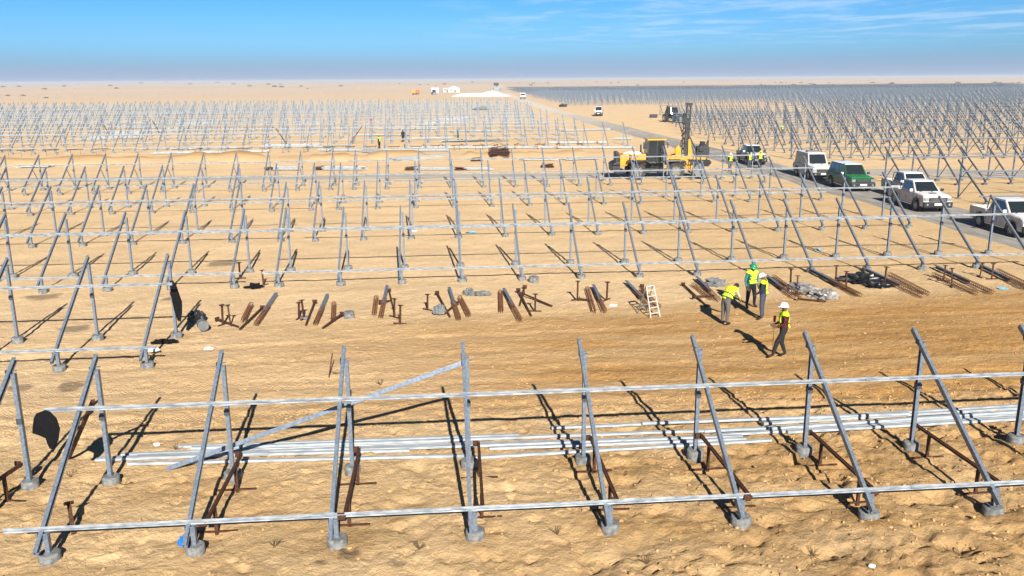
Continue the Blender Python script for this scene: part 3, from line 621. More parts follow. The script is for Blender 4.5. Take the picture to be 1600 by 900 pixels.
CAGES = [(-6.96, 35.68, -6.89, 31.13, 1), (-7.68, 34.18, -7.46, 31.62, 0), (-4.77, 35.21, -4.69, 30.88, 1), (-4.34, 33.8, -4.08, 31.25, 0), (-2.36, 36.41, -2.33, 31.49, 1), (-2.71, 34.66, -2.61, 31.98, 0), (0.32, 35.75, 0.61, 30.99, 1), (0.72, 34.27, 1.01, 31.39, 0), (2.49, 35.28, 2.27, 31.9, 0), (2.63, 35.26, 2.89, 30.57, 1), (6.23, 35.31, 5.86, 31.6, 0), (6.52, 35.39, 6.26, 31.46, 1), (8.12, 36.17, 8.16, 31.82, 1), (11.41, 36.53, 11.14, 32.58, 1), (10.92, 35.48, 10.93, 32.91, 0), (14.59, 36.42, 14.33, 32.74, 1), (14.97, 36.63, 14.68, 32.91, 0), (17.07, 37.32, 17.01, 32.75, 1), (17.17, 36.64, 17.14, 32.63, 0), (19.62, 37.29, 19.53, 32.26, 1), (20.36, 36.53, 20.08, 32.73, 0), (23.21, 37.57, 22.74, 32.54, 1), (22.32, 36.31, 22.03, 32.51, 0), (25.37, 37.31, 24.63, 32.99, 1), (25.68, 36.72, 24.98, 32.72, 0), (8.44, 34.83, 8.46, 31.69, 0)]
cl_ = ['at the left end beside two rusty stakes', 'short one at the far left end of the line', 'second group from the left', 'short one beside the concrete plug', 'third group, bright long one', 'third group, short one with white rag', 'fourth group, bright one by the grey sack', 'fourth group, short right one', 'fifth group, short upright left one', 'fifth group, long bright one', 'sixth group, rusty left one', 'sixth group, brighter right one', 'seventh group, under the white stepladder', 'eighth group, behind the bending man, upper', 'eighth group, behind the bending man, lower', 'ninth group, just right of the green helmeted man, upper', 'ninth group, just right of the green helmeted man, lower', 'tenth group, right of the pale plastic heap, upper', 'tenth group, right of the pale plastic heap, lower', 'eleventh group, by the black plastic, left', 'eleventh group, by the black plastic, right', 'twelfth group, near the right side, upper', 'twelfth group, near the right side, lower', 'last group at the right edge, upper', 'last group at the right edge, lower', 'under the stepladder, rusty short one']
for k, (x0, y0, x1, y1, hp) in enumerate(CAGES):
    caged_post(x0, y0, x1, y1, hp, 'lying post with rusty rebar cage, %s' % cl_[k], z=0.1+0.03*(k % 2))
def stake(p0, p1, lab, plate=True, foot=False, r_=0.032):
    t = empty('rusty_stake', p0); v = Vector(p1)-Vector(p0); t.rotation_euler = v.to_track_quat('Z', 'Y').to_euler(); L = v.length
    b = MB(); b.bar((0, 0, -0.03), (0, 0, L), r_*2, r_*1.6, up=(0, 1, 0)); b.build('shaft', M_['rust'], t)
    if plate: b = MB(); b.box((0, 0, L+0.01), (0.19, 0.15, 0.022)); b.build('end_plate', M_['rust'], t)
    if foot: b = MB(); b.box((0, 0, 0.03), (0.5, 0.06, 0.04), rz=0.3); b.build('foot_bar', M_['rust'], t)
    return tag(t, lab, 'steel stake', 'rusty stakes along the empty row')
STAND = [(-8.19, 31.53), (-7.9, 31.49), (-5.48, 32.11), (-5.27, 32.0), (-1.84, 31.71), (-1.58, 30.8), (-0.58, 32.69), (5.52, 33.52), (6.71, 33.38), (19.46, 35.11), (22.21, 35.16), (22.02, 34.21), (24.25, 35.69), (24.53, 35.27), (17.24, 35.12), (17.25, 34.17), (-7.91, 37.88), (-9.25, 39.31), (15.03, 34.08), (15.09, 34.89), (3.61, 32.03)]
LYING = [(-7.14, 33.62, -7.36, 30.59), (-5.16, 34.2, -5.04, 30.92), (-3.82, 31.93, -4.35, 30.43), (-0.2, 34.91, 0.28, 31.48), (0.57, 33.25, 0.09, 31.95), (-2.25, 35.82, -1.82, 31.89), (3.24, 35.08, 3.38, 31.31), (3.38, 34.51, 4.34, 32.63), (3.58, 35.73, 3.1, 32.97), (10.51, 35.53, 10.44, 31.95), (10.26, 33.09, 11.23, 33.51), (14.43, 32.52, 15.33, 32.0), (-2.46, 33.59, -2.11, 34.17), (8.65, 35.38, 8.37, 33.2), (-8.47, 31.9, -7.52, 31.03), (5.58, 33.41, 6.08, 33.25), (14.66, 35.91, 14.77, 34.11)]
def nearname(x):
    nm = [(-11, 'by the left end'), (-9, 'by the first group of posts'), (-5, 'by the second group'), (-2, 'by the third group'), (1.5, 'by the grey sack'), (5, 'by the fifth group'), (8, 'by the sixth group'), (11, 'near the stepladder'), (14, 'near the workers'), (17, 'by the pale plastic heap'), (20, 'by the black plastic'), (24, 'near the right side'), (99, 'at the right edge')]
    for a, b in nm:
        if x < a: return b
    return 'at the right edge'
seen = {}
for (x, y) in STAND:
    l_ = nearname(x); seen[l_] = seen.get(l_, 0)+1; z = gz(x, y); w = ['', ' second one', ' third one', ' fourth one', ' fifth one', ' sixth one'][seen[l_]-1]
    stake((x, y, z), (x+random.uniform(-.05, .05), y+random.uniform(-.05, .1), z+random.uniform(0.62, 0.8)), 'rusty stake standing upright on a foot bar, %s%s' % (l_, w), True, True)
seen = {}
for (x0, y0, x1, y1) in LYING:
    l_ = nearname(x0); seen[l_] = seen.get(l_, 0)+1; w = ['', ' second one', ' third one', ' fourth one', ' fifth one', ' sixth one'][seen[l_]-1]
    stake((x1, y1, gz(x1, y1)+0.05), (x0, y0, gz(x0, y0)+random.uniform(0.07, 0.16)), 'rusty bar lying flat on the sand, %s%s' % (l_, w), True, False)
# lone stub near the first trestle, and stake leaning there
stake((-7.53, 16.27, 0.0), (-7.73, 16.68, 0.45), 'single dark stub standing behind the lower rail of the first trestle', True, False, 0.04)
stake((-9.06, 19.88, 0.05), (-7.62, 18.2, 2.1), 'long rusty bar leaning up against the first trestle', False, False, 0.04)

def plug(c, r_, h_, lab, cat, m, rx=0, rz=0, name='concrete_plug'):
    b = MB(); b.lathe([(0.001, 0), (r_, 0), (r_*1.02, h_*0.5), (r_, h_), (r_*0.9, h_+0.012), (0.001, h_+0.012)], n=18); o = b.build(name, m, smooth=False); o.location = c; o.rotation_euler = (rx, 0, rz); return tag(o, lab, cat)
plug((-3.54, 31.81, 0), 0.2, 0.28, 'grey concrete plug standing loose on the sand between cages', 'concrete plug', M_['concrete'])
plug((4.11, 37.0, 0.0), 0.22, 0.26, 'grey concrete plug beside the front feet of the third row', 'concrete plug', M_['concrete'])
plug((-5.26, 32.09, 0), 0.18, 0.05, 'thin pale concrete disc on the sand near the second group', 'concrete disc', M_['concrete'])
plug((-8.8, 31.0, 0.2), 0.19, 0.42, 'grey cylinder lying by the black bin bag', 'cylinder', M_['grey_paint'], rx=R(88), rz=0.4, name='lying_cylinder')
blob('black_bag', M_['tarp'], (-9.27, 32.08, 0.12), (0.32, 0.28, 0.30), 5, 'black bin bag slumped beside a lying grey cylinder', 'bag')
blob('grey_sack', M_['grey_paint'], (-0.11, 32.07, 0.1), (0.24, 0.22, 0.30), 6, 'grey cement sack slumped among rusty stakes', 'sack', amp=0.3)
blob('grey_cloth', M_['grey_paint'], (1.15, 35.09, 0.04), (0.24, 0.24, 0.2), 8, 'small crumpled grey cloth, left of two, behind the cages', 'cloth', amp=0.7)
blob('grey_cloth', M_['grey_paint'], (1.68, 34.92, 0.04), (0.40, 0.2, 0.12), 9, 'flat crumpled grey cloth, right of two, behind the cages', 'cloth', amp=0.7)
blob('plastic_heap', M_['plastic'], (15.3, 34.05, 0.05), (0.62, 0.75, 0.26), 11, 'pale crumpled polythene heap beyond the green helmeted man', 'plastic heap', amp=0.45, freq=2.0)
blob('plastic_heap', M_['plastic'], (15.68, 32.9, 0.05), (0.5, 0.5, 0.28), 12, 'smaller pale polythene heap at right of the large one', 'plastic heap', amp=0.55, freq=2.4)
blob('plastic_sack', M_['grey_paint'], (11.92, 35.49, 0.05), (0.42, 0.3, 0.25), 13, 'grey plastic sack behind the bending man', 'sack', amp=0.7)
blob('black_plastic_heap', M_['tarp'], (18.49, 35.47, 0.05), (0.75, 0.5, 0.28), 14, 'crumpled black plastic heap among rusty stakes at right', 'plastic heap', amp=0.9, freq=3)
blob('black_plastic_heap', M_['tarp'], (18.83, 34.46, 0.05), (0.5, 0.32, 0.14), 15, 'flat tail of black plastic beside the crumpled black heap', 'plastic heap', amp=0.9, freq=3)
blob('white_litter', M_['paper'], (-9.65, 28.21, 0.1), (0.16, 0.12, 0.10), 16, 'white bag at the right end of the second row lower rail', 'litter')
blob('dark_jacket', M_['black'], (-9.64, 29.35, 0.03), (0.42, 0.16, 0.10), 17, 'dark jacket dropped by the last footing of the second row', 'jacket', amp=0.5)
blob('dark_jacket', M_['black'], (-8.18, 37.31, 0.05), (0.32, 0.2, 0.14), 18, 'dark jacket dropped near the gap in the third row', 'jacket', amp=0.8)
for k, (x, y, s, mt, lb) in enumerate([(6.81, 32.56, 0.16, 'paper', 'white paper scrap right of the sixth group of cages'), (-1.63, 50.87, 0.3, 'paper', 'white plastic scrap left of the blue scrap in mid field'), (1.86, 49.99, 0.3, 'sheet_blue', 'blue plastic scrap lying in mid field'), (19.74, 42.53, 0.22, 'sheet_blue', 'small blue scrap by a rear foot, third row at right'), (23.89, 33.53, 0.2, 'sheet_blue', 'light blue sheet scrap near the right edge'), (-7.95, 28.52, 0.12, 'paper', 'white paper scraps on the sand right of the second row'), (-7.2, 20.51, 0.07, 'paper', 'tiny white stone behind the first rails'), (12.24, 19.49, 0.07, 'paper', 'small white scrap below the rails at right'), (7.79, 13.5, 0.05, 'paper', 'crushed white cup on the foreground sand at right')]):
    blob('litter_scrap', M_[mt], (x, y, gz(x, y)+0.02), (s, s*0.7, 0.05), 20+k, lb, 'litter', res=5, amp=0.8)

# dry twigs
def twig(x, y, s, lab):
    b = MB(); rg = random.Random(int(x*100+y*10))
    for k in range(9):
        a = rg.uniform(0, 2*PI); e = rg.uniform(0.3, 1.3); p = Vector((0, 0, 0)); dv = Vector((math.cos(a)*math.cos(e), math.sin(a)*math.cos(e), math.sin(e)))
        for j in range(3):
            q_ = p+dv*s/3; b.cyl(p, q_, 0.006, 0.004, 4); p = q_; dv = (dv+Vector((rg.uniform(-.5, .5), rg.uniform(-.5, .5), rg.uniform(-.3, .3)))).normalized()
    o = b.build('dry_plant', M_['twig']); o.location = (x, y, gz(x, y)); return tag(o, lab, 'plant', 'dry desert plants in the foreground')
for k, (x, y, lb) in enumerate([(-6.66, 20.19, 'left of the leaning beam foot'), (-7.26, 18.39, 'below the first rear footing'), (-8.64, 18.91, 'between the first trestle posts'), (-3.37, 25.42, 'behind the third trestle top'), (-3.37, 15.33, 'under the lower rail between second and third trestles'), (2.16, 15.27, 'left of the fifth front footing'), (3.68, 14.07, 'at the bottom edge by the fifth footing'), (6.97, 14.2, 'below the seventh trestle'), (9.76, 13.93, 'at bottom right below the eighth footing'), (-1.89, 24.41, 'behind the upper rail, middle'), (-0.57, 14.94, 'between third and fourth front footings')]):
    twig(x, y, 0.2, 'small dry twiggy plant %s' % lb)

# stepladder
t = empty('stepladder', (8.06, 30.71, 0), R(24)); t.scale = (0.85, 0.72, 0.70); tag(t, 'white wooden stepladder standing open over the rusty cages', 'ladder')
b = MB()
for s in (-1, 1): b.bar((s*0.26, 0, 0), (s*0.20, 0.55, 1.65), 0.035, 0.075)
b.build('front_rails', M_['ladder'], t)
for k in range(5):
    f = 0.14+0.18*k; b = MB(); b.box((0, 0.55*f, 1.65*f), (0.46-0.09*f, 0.10, 0.03)); b.build('step', M_['ladder'], t)
b = MB()
for s in (-1, 1): b.bar((s*0.24, 1.15, 0), (s*0.19, 0.6, 1.6), 0.03, 0.05)
b.bar((-0.22, 0.95, 0.5), (0.22, 0.95, 0.5), 0.02, 0.05); b.build('rear_rails', M_['grey_paint'], t)
b = MB(); b.box((0, 0.57, 1.66), (0.44, 0.2, 0.035)); b.build('top_plate', M_['ladder'], t)

# ---------------------------------------------------------------- people
def skinned(joints, edges, root):
    me = bpy.data.meshes.new('tmp'); names = list(joints); me.from_pydata([joints[n][0] for n in names], [(names.index(a), names.index(b)) for a, b in edges], [])
    o = bpy.data.objects.new('tmp', me); C.objects.link(o); sm_ = o.modifiers.new('skin', 'SKIN'); sm_.use_smooth_shade = True
    for i, n in enumerate(names):
        r_ = joints[n][1]; r_ = (r_, r_) if isinstance(r_, float) else r_; sv = me.skin_vertices[0].data[i]; sv.radius = r_; sv.use_root = (n == root)
    o.modifiers.new('sub', 'SUBSURF').levels = 2; o.modifiers['sub'].render_levels = 2
    bpy.context.view_layer.update(); dg = bpy.context.evaluated_depsgraph_get(); out = bpy.data.meshes.new_from_object(o.evaluated_get(dg)); bpy.data.objects.remove(o); return out
def person(loc, face, pose, top, trousers, helmet, label, vest=True, scale=1.0, fingers=True, skinm='skin', armm=None):
    """pose: dict of joint offsets in a local frame (x right, y forward, z up)."""
    J = {'pelvis': ((0, 0, .96), (.165, .13)), 'waist': ((0, 0, 1.10), (.165, .125)), 'chest': ((0, .01, 1.28), (.19, .135)), 'collar': ((0, 0, 1.44), (.14, .10)), 'neck': ((0, .0, 1.52), .055), 'head': ((0, .03, 1.62), (.078, .09)), 'crown': ((0, .02, 1.72), (.07, .08))}
    for s, q in ((-1, 'l'), (1, 'r')):
        J['sh'+q] = ((s*.19, 0, 1.42), .075); J['el'+q] = ((s*.27, -.02, 1.14), .056); J['wr'+q] = ((s*.27, .06, .90), .03); J['pa'+q] = ((s*.27, .09, .84), (.035, .02))
        J['hip'+q] = ((s*.10, 0, .90), .112); J['kn'+q] = ((s*.11, .02, .50), .080); J['an'+q] = ((s*.115, -.02, .10), .05); J['to'+q] = ((s*.13, .16, .045), .042)
    for k, v in pose.items(): J[k] = (v, J[k][1])
    E = [('pelvis', 'waist'), ('waist', 'chest'), ('chest', 'collar'), ('collar', 'neck'), ('neck', 'head'), ('head', 'crown')]
    for q in 'lr': E += [('collar', 'sh'+q), ('sh'+q, 'el'+q), ('el'+q, 'wr'+q), ('wr'+q, 'pa'+q), ('pelvis', 'hip'+q), ('hip'+q, 'kn'+q), ('kn'+q, 'an'+q), ('an'+q, 'to'+q)]
    if fingers:
        for q in 'lr':
            wv = Vector(J['wr'+q][0]); pv = Vector(J['pa'+q][0]); dv = (pv-wv).normalized(); side = dv.cross(Vector((1, 0, 0)) if abs(dv.x) < .9 else Vector((0, 1, 0))).normalized(); nrm = dv.cross(side)
            for f, (so_, ln) in enumerate(((-.030, .065), (-.010, .078), (.011, .072), (.030, .056))):
                a = pv+side*so_+dv*.022; m_ = a+dv*ln*.5+nrm*.006; e = m_+dv*ln*.4+nrm*.022
                J['f%d%s1' % (f, q)] = (tuple(a), .0105); J['f%d%s2' % (f, q)] = (tuple(m_), .0095); J['f%d%s3' % (f, q)] = (tuple(e), .008); E += [('pa'+q, 'f%d%s1' % (f, q)), ('f%d%s1' % (f, q), 'f%d%s2' % (f, q)), ('f%d%s2' % (f, q), 'f%d%s3' % (f, q))]
            a = wv.lerp(pv, .6)-side*.036; e = a+dv*.035-side*.028; J['t%s1' % q] = (tuple(a), .012); J['t%s2' % q] = (tuple(e), .010); E += [('wr'+q, 't%s1' % q), ('t%s1' % q, 't%s2' % q)]
    me = skinned(J, E, 'pelvis')
    mats = [M_[top], M_[trousers], M_['boot'], M_[skinm], M_[armm or top]]
    for m_ in mats: me.materials.append(m_)
    segs = [(Vector(J[a][0]), Vector(J[b][0]), a, b) for a, b in E]
    def near_(p):
        best = None
        for a, b, na, nb in segs:
            ab = b-a; tt = max(0, min(1, (p-a).dot(ab)/max(ab.length_squared, 1e-9))); dd = (p-(a+ab*tt)).length
            if best is None or dd < best[0]: best = (dd, na, nb, tt)
        return best
    info = []; vest_f = []
    for pg in me.polygons:
        dd, a, b, tt = near_(pg.center); k = 0
        if a[:2] in ('an',) : k = 2
        elif a[:3] == 'hip' or a[:2] == 'kn' or (a == 'pelvis' and b[:3] == 'hip'): k = 1
        elif a[0] in 'ft' and a != 'to' or a[:2] in ('wr', 'pa') or b[:2] == 'pa': k = 3
        elif a in ('neck', 'head'): k = 3
        elif a[:2] in ('sh', 'el'): k = 4
        if a == 'kn'+a[-1:] and tt > .93: k = 2
        pg.material_index = k; pg.use_smooth = True
        if (a, b) in (('pelvis', 'waist'), ('waist', 'chest'), ('chest', 'collar')) or (a == 'collar' and b[:2] == 'sh') : vest_f.append((pg.index, a, b, tt))
    # nose and ears belong to the body mesh
    bm_ = bmesh.new(); bm_.from_mesh(me); hd = Vector(J['head'][0]); up_ = (Vector(J['crown'][0])-Vector(J['neck'][0])).normalized(); fw = Vector((0, 1, 0)); fw = (fw-up_*fw.dot(up_)).normalized(); sd_ = fw.cross(up_)
    for cpos, rr_ in ((hd+fw*.098-up_*.0, .016), (hd+sd_*.085, .02), (hd-sd_*.085, .02), (hd+fw*.088+sd_*.03+up_*.02, .010), (hd+fw*.088-sd_*.03+up_*.02, .010)):
        g = bmesh.ops.create_icosphere(bm_, subdivisions=1, radius=rr_, matrix=Matrix.Translation(cpos))
        for v in g['verts']:
            for f in v.link_faces: f.material_index = 3
    bm_.to_mesh(me)
    root = empty('person', loc, face); root.scale = (scale,)*3
    bo = bpy.data.objects.new('body', me); C.objects.link(bo); bo.parent = root
    if vest:
        bv = bmesh.new(); bv.from_mesh(me); bv.faces.ensure_lookup_table(); keep = {i for i, *_ in vest_f}; 
        A = Vector(J['pelvis'][0]); B = Vector(J['collar'][0]); ax = (B-A)
        bmesh.ops.delete(bv, geom=[f for f in bv.faces if f.index not in keep], context='FACES')
        for v in bv.verts:
            v.co += v.normal*.035; tt = (v.co-A).dot(ax)/ax.length_squared
            if tt < 0.25: v.co += Vector((v.co.x-A.x, v.co.y-A.y, 0))*.2 
        for f in bv.faces:
            tt = (f.calc_center_median()-A).dot(ax)/ax.length_squared; f.material_index = 1 if (0.02 < tt < 0.14 or 0.38 < tt < 0.48) else 0
        vm = bpy.data.meshes.new('vest'); vm.materials.append(M_['vest']); vm.materials.append(M_['stripe']); bv.to_mesh(vm); bv.free()
        for pg in vm.polygons: pg.use_smooth = True
        vo = bpy.data.objects.new('vest', vm); C.objects.link(vo); vo.parent = root; s_ = vo.modifiers.new('thick', 'SOLIDIFY'); s_.thickness = .012
    bm_.free()
    if helmet:
        b = MB(); prof = [(.155, -.005), (.155, .006), (.128, .012), (.124, .05), (.108, .09), (.075, .12), (.03, .135), (.001, .137)]; b.lathe(prof, n=20)
        b.box((0, .14, .0), (.16, .09, .012)); b.bar((0, -.11, .075), (0, .11, .075), .022, .14*.0+.02)
        ho = b.build('helmet', M_[helmet], root, smooth=True); ho.location = hd+up_*.055; ho.rotation_euler = up_.to_track_quat('Z', 'Y').to_euler() if abs(up_.z) < .99 else (0, 0, 0)
    else:
        b = MB(); b.lathe([(.092, -.02), (.095, .03), (.08, .075), (.04, .1), (.001, .106)], n=14); ho = b.build('hair', M_['c_black2'], root, smooth=True); ho.location = hd+up_*.04
    tag(root, label, 'person'); return root
# walking man at right with hand forward
person((10.92, 25.53, 0), R(78), {'kll': (0, 0, 0)} if False else {'knl': (-.11, .20, .52), 'anl': (-.11, .30, .12), 'tol': (-.12, .46, .06), 'knr': (.11, .02, .50), 'anr': (.11, -.12, .11), 'tor': (.12, .05, .05), 'ell': (-.24, .02, 1.16), 'wrl': (-.20, .26, 1.06), 'pal': (-.19, .32, 1.07), 'elr': (.25, .02, 1.14), 'wrr': (.22, .25, 1.02), 'par': (.20, .31, 1.02)},
       'c_maroon', 'c_black2', 'helmet_w', 'man in white helmet and yellow vest walking left, alone nearest the camera', armm='c_maroon', scale=1.03)
person((10.35, 29.49, 0), R(-62), {'waist': (0, .08, 1.08), 'chest': (0, .21, 1.22), 'collar': (0, .33, 1.33), 'neck': (0, .40, 1.36), 'head': (0, .49, 1.38), 'crown': (0, .58, 1.40), 'shl': (-.19, .31, 1.30), 'shr': (.19, .31, 1.30), 'ell': (-.23, .42, 1.05), 'wrl': (-.17, .56, .86), 'pal': (-.16, .60, .80), 'elr': (.23, .44, 1.05), 'wrr': (.15, .60, .88), 'par': (.13, .64, .82)},
       'c_cream', 'c_grey', None, 'man in yellow vest and grey trousers bending forward over the cages')
person((12.11, 31.67, 0), R(195), {'knl': (-.17, .02, .50), 'anl': (-.20, -.03, .10), 'tol': (-.24, .14, .05), 'knr': (.16, .04, .50), 'anr': (.17, 0, .10), 'tor': (.21, .17, .05), 'ell': (-.27, -.03, 1.14), 'wrl': (-.27, .05, .9), 'pal': (-.27, .08, .84), 'head': (0, .05, 1.61), 'crown': (0, .07, 1.71)},
       'c_teal', 'c_dark', 'helmet_g', 'man in green helmet, teal shirt and yellow vest standing behind his mate')
person((11.95, 30.01, 0), R(60), {'ell': (-.24, .04, 1.14), 'wrl': (-.16, .20, 1.0), 'pal': (-.13, .24, .97), 'head': (0, .06, 1.60), 'crown': (0, .09, 1.70), 'knl': (-.11, .02, .50), 'tol': (-.13, .15, .045)},
       'c_navy', 'c_jean', 'helmet_w', 'man in white helmet and dark jacket with yellow vest, seen side on between the others', armm='c_navy')
# people by the first pickup and further off
for (x, y, f_, tp_, tr_, hm, lb, vs_) in [(28.13, 81.07, 200, 'c_dark', 'c_grey', 'helmet_w', 'man in yellow vest standing left of the grey pickup', True), (30.36, 81.94, 20, 'c_navy', 'c_jean', None, 'man in yellow vest in front of the pickup, facing away', True), (31.84, 82.96, 170, 'c_dark', 'c_dark', 'helmet_y', 'man in yellow vest by the right side of the pickup bonnet', True),
     (53.58, 131.08, 10, 'c_grey', 'c_grey', 'helmet_y', 'distant worker in yellow vest inside the right field of frames', True), (-13.26, 176.69, 0, 'c_red', 'c_maroon', None, 'tiny figure in red far back in the left field', False), (-7.68, 114.97, 60, 'c_dark', 'c_dark', 'helmet_g', 'worker in green helmet beside the steel stacks at field edge', True), (-5.05, 127.66, 30, 'c_dark', 'c_dark', None, 'dark clothed worker crouching in the left field, left of centre', False), (2.97, 126.19, 100, 'c_teal', 'c_dark', None, 'dark clothed worker in the left field at centre', False)]:
    person((x, y, 0), R(f_), {}, tp_, tr_, hm, lb, vest=vs_, fingers=False)
# survey stake held by walking man
b = MB(); b.cyl((10.88, 26.21, 0), (10.88, 26.21, 1.02), 0.008, n=5); b.cyl((10.88, 26.21, 1.02), (10.88, 26.21, 1.22), 0.04, 0.05, n=8, mi=1); tag(b.build('marker_stick', [M_['wire'], M_['c_red']]), 'thin marker stick with red head held in front of the walking man', 'marker')
b = MB(); b.bar((-3.51, 25.15, 0.02), (-3.46, 25.86, 0.55), .03, .03); tag(b.build('loose_rod', M_['rust']), 'thin dark rod stuck in the sand behind the third trestle', 'rod')

# ---------------------------------------------------------------- vehicles
def wheel(parent, c, r_, w, side, tyre='tyre', rim='rim', spokes=6):
    b = MB(); x, y, z = c; h_ = w/2
    b.lathe([(r_*.60, -h_), (r_*.93, -h_), (r_, -h_*.7), (r_, h_*.7), (r_*.93, h_), (r_*.60, h_), (r_*.60, -h_)], (0, 0, 0), 'Y', 24); o = b.build('wheel', M_[tyre], parent, smooth=False, fix=True); o.location = c
    if r_ > 0.55:
        b = MB()
        for k in range(20):
            a = 2*PI*k/20; b.box((math.cos(a)*r_, 0, math.sin(a)*r_), (.05, w*.9, .09), ry=-a)
        l_ = b.build('tread', M_[tyre], o)
    b = MB(); s = side; b.lathe([(.001, s*h_*.55), (r_*.2, s*h_*.6), (r_*.24, s*h_*.5), (r_*.58, s*h_*.45), (r_*.62, s*h_*.97), (r_*.58, s*h_*1.02), (r_*.5, s*h_*.6)], (0, 0, 0), 'Y', 20)
    for k in range(spokes):
        a = 2*PI*k/spokes; b.bar((math.cos(a)*r_*.1, s*h_*.72, math.sin(a)*r_*.1), (math.cos(a)*r_*.56, s*h_*.82, math.sin(a)*r_*.56), .07*r_/.38, .02, up=(0, 1, 0))
    b.build('rim', M_[rim], o, fix=True)
def arch(cx, cz, r_, z0, n=8):
    a0 = math.asin((z0-cz)/r_); return [(cx+r_*math.cos(PI-a0-(PI-2*a0)*i/n), cz+r_*math.sin(PI-a0-(PI-2*a0)*i/n)) for i in range(n+1)]
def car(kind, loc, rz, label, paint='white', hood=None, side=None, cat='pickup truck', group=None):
    t = empty(kind, loc, rz); t.scale = (1.06,)*3; tag(t, label, cat, group); P = M_[paint]; S = M_[side or 'white_shaded']
    pick = kind == 'pickup_truck'; L2 = 2.58; W = .90; fw, rw = 1.58, -1.50; wr = .385; sill = .42
    hz = 1.10; belt = 1.16; roof = 1.80 if pick else 1.90
    if kind == 'minibus_wagon': hz = 1.15; belt = 1.2; roof = 2.12
    cab_b = -.92 if pick else -2.45
    ttop = lambda z: 1 - .07*max(0, (z-.85))/.4
    # body shell with wheel arches (one outline for bonnet and cab / whole wagon)
    poly = [(L2-.06, .40), (L2+.02, .55), (L2, .85), (L2-.12, hz-.05), (L2-.35, hz), (1.22, belt), (cab_b, belt)]
    poly += ([(cab_b, sill)] if pick else [(-L2+.02, belt-.02), (-L2, .5)] + list(reversed(arch(rw, wr, .49, sill)))[::1][::-1] if False else [])
    if pick: poly = [(L2-.06, .40), (L2+.02, .55), (L2, .85), (L2-.12, hz-.05), (L2-.35, hz), (1.22, belt), (cab_b, belt), (cab_b, sill)] + arch(fw, wr, .49, sill)
    else: poly = [(L2-.06, .40), (L2+.02, .55), (L2, .85), (L2-.12, hz-.05), (L2-.35, hz), (1.22, belt), (cab_b, belt), (-L2, belt-.1), (-L2, .5), (-L2+.1, sill)] + arch(rw, wr, .49, sill) + arch(fw, wr, .49, sill)
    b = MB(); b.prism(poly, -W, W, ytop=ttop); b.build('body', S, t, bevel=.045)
    # bonnet panel and roof
    b = MB(); n_ = 6
    vs = []; 
    for i in range(n_+1):
        u = i/n_; x = 1.2+(L2-.22-1.2)*u; z = belt+.022+(hz-belt)*u-.02*u**4
        for yy in (-.80, -.5, 0, .5, .80): vs.append((x, yy*(1-.05*u), z+.03*(1-(yy/.8)**2)))
    k5 = 5; fs = [(i*k5+j, (i+1)*k5+j, (i+1)*k5+j+1, i*k5+j+1) for i in range(n_) for j in range(4)]
    vs += [(x, y_, z-.04) for x, y_, z in vs]; m0 = (n_+1)*5; fs += [tuple(m0+q_ for q_ in reversed(f)) for f in fs]
    rim_ = [i*5 for i in range(n_+1)]+[n_*5+j for j in range(1, 5)]+[i*5+4 for i in range(n_-1, -1, -1)]+[j for j in (3, 2, 1)]
    fs += [(rim_[i], m0+rim_[i], m0+rim_[(i+1) % len(rim_)], rim_[(i+1) % len(rim_)]) for i in range(len(rim_))]
    b.add(vs, fs); b.build('bonnet', M_[hood] if hood else P, t, smooth=False, fix=True)
    # greenhouse
    xb0, xb1 = cab_b+.02, 1.20; xt0, xt1 = (cab_b+.22, .42) if pick else (cab_b+.16, .50); yb, yt = .82, .66
    if kind == 'minibus_wagon': xt0, xt1, yt = cab_b+.06, .62, .72
    q8 = [Vector(v) for v in ((xb0, -yb, belt-.02), (xb1, -yb, belt-.02), (xb1, yb, belt-.02), (xb0, yb, belt-.02), (xt0, -yt, roof), (xt1, -yt, roof), (xt1, yt, roof), (xt0, yt, roof))]
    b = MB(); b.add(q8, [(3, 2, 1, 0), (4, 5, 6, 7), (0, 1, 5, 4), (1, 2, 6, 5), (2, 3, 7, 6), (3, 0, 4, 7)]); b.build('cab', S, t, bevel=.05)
    b = MB(); b.box(((xt0+xt1)/2, 0, roof+.005), (xt1-xt0+.02, yt*2-.02, .035)); b.build('roof', P, t, bevel=.02)
    def pane(a, b_, c, d_, u0, u1, v0, v1, nm):
        pt_ = lambda u, v: (a.lerp(b_, u)).lerp(d_.lerp(c, u), v)
        n__ = (b_-a).cross(d_-a).normalized(); qs = [pt_(u0, v0), pt_(u1, v0), pt_(u1, v1), pt_(u0, v1)]
        m_ = MB(); m_.add([p+n__*.010 for p in qs]+[p-n__*.01 for p in qs], [(0, 1, 2, 3), (7, 6, 5, 4), (0, 4, 5, 1), (1, 5, 6, 2), (2, 6, 7, 3), (3, 7, 4, 0)]); m_.build(nm, M_['glass'], t, fix=True)
    pane(q8[1], q8[2], q8[6], q8[5], .06, .94, .12, .92, 'windscreen'); pane(q8[3], q8[0], q8[4], q8[7], .08, .92, .2, .88, 'rear_window')
    cuts = [(.10, .47), (.51, .90)] if pick else [(.05, .32), (.35, .63), (.66, .93)]
    for (u0, u1) in cuts:
        pane(q8[0], q8[1], q8[5], q8[4], u0, u1, .14, .88, 'side_window'); pane(q8[2], q8[3], q8[7], q8[6], 1-u1, 1-u0, .14, .88, 'side_window')
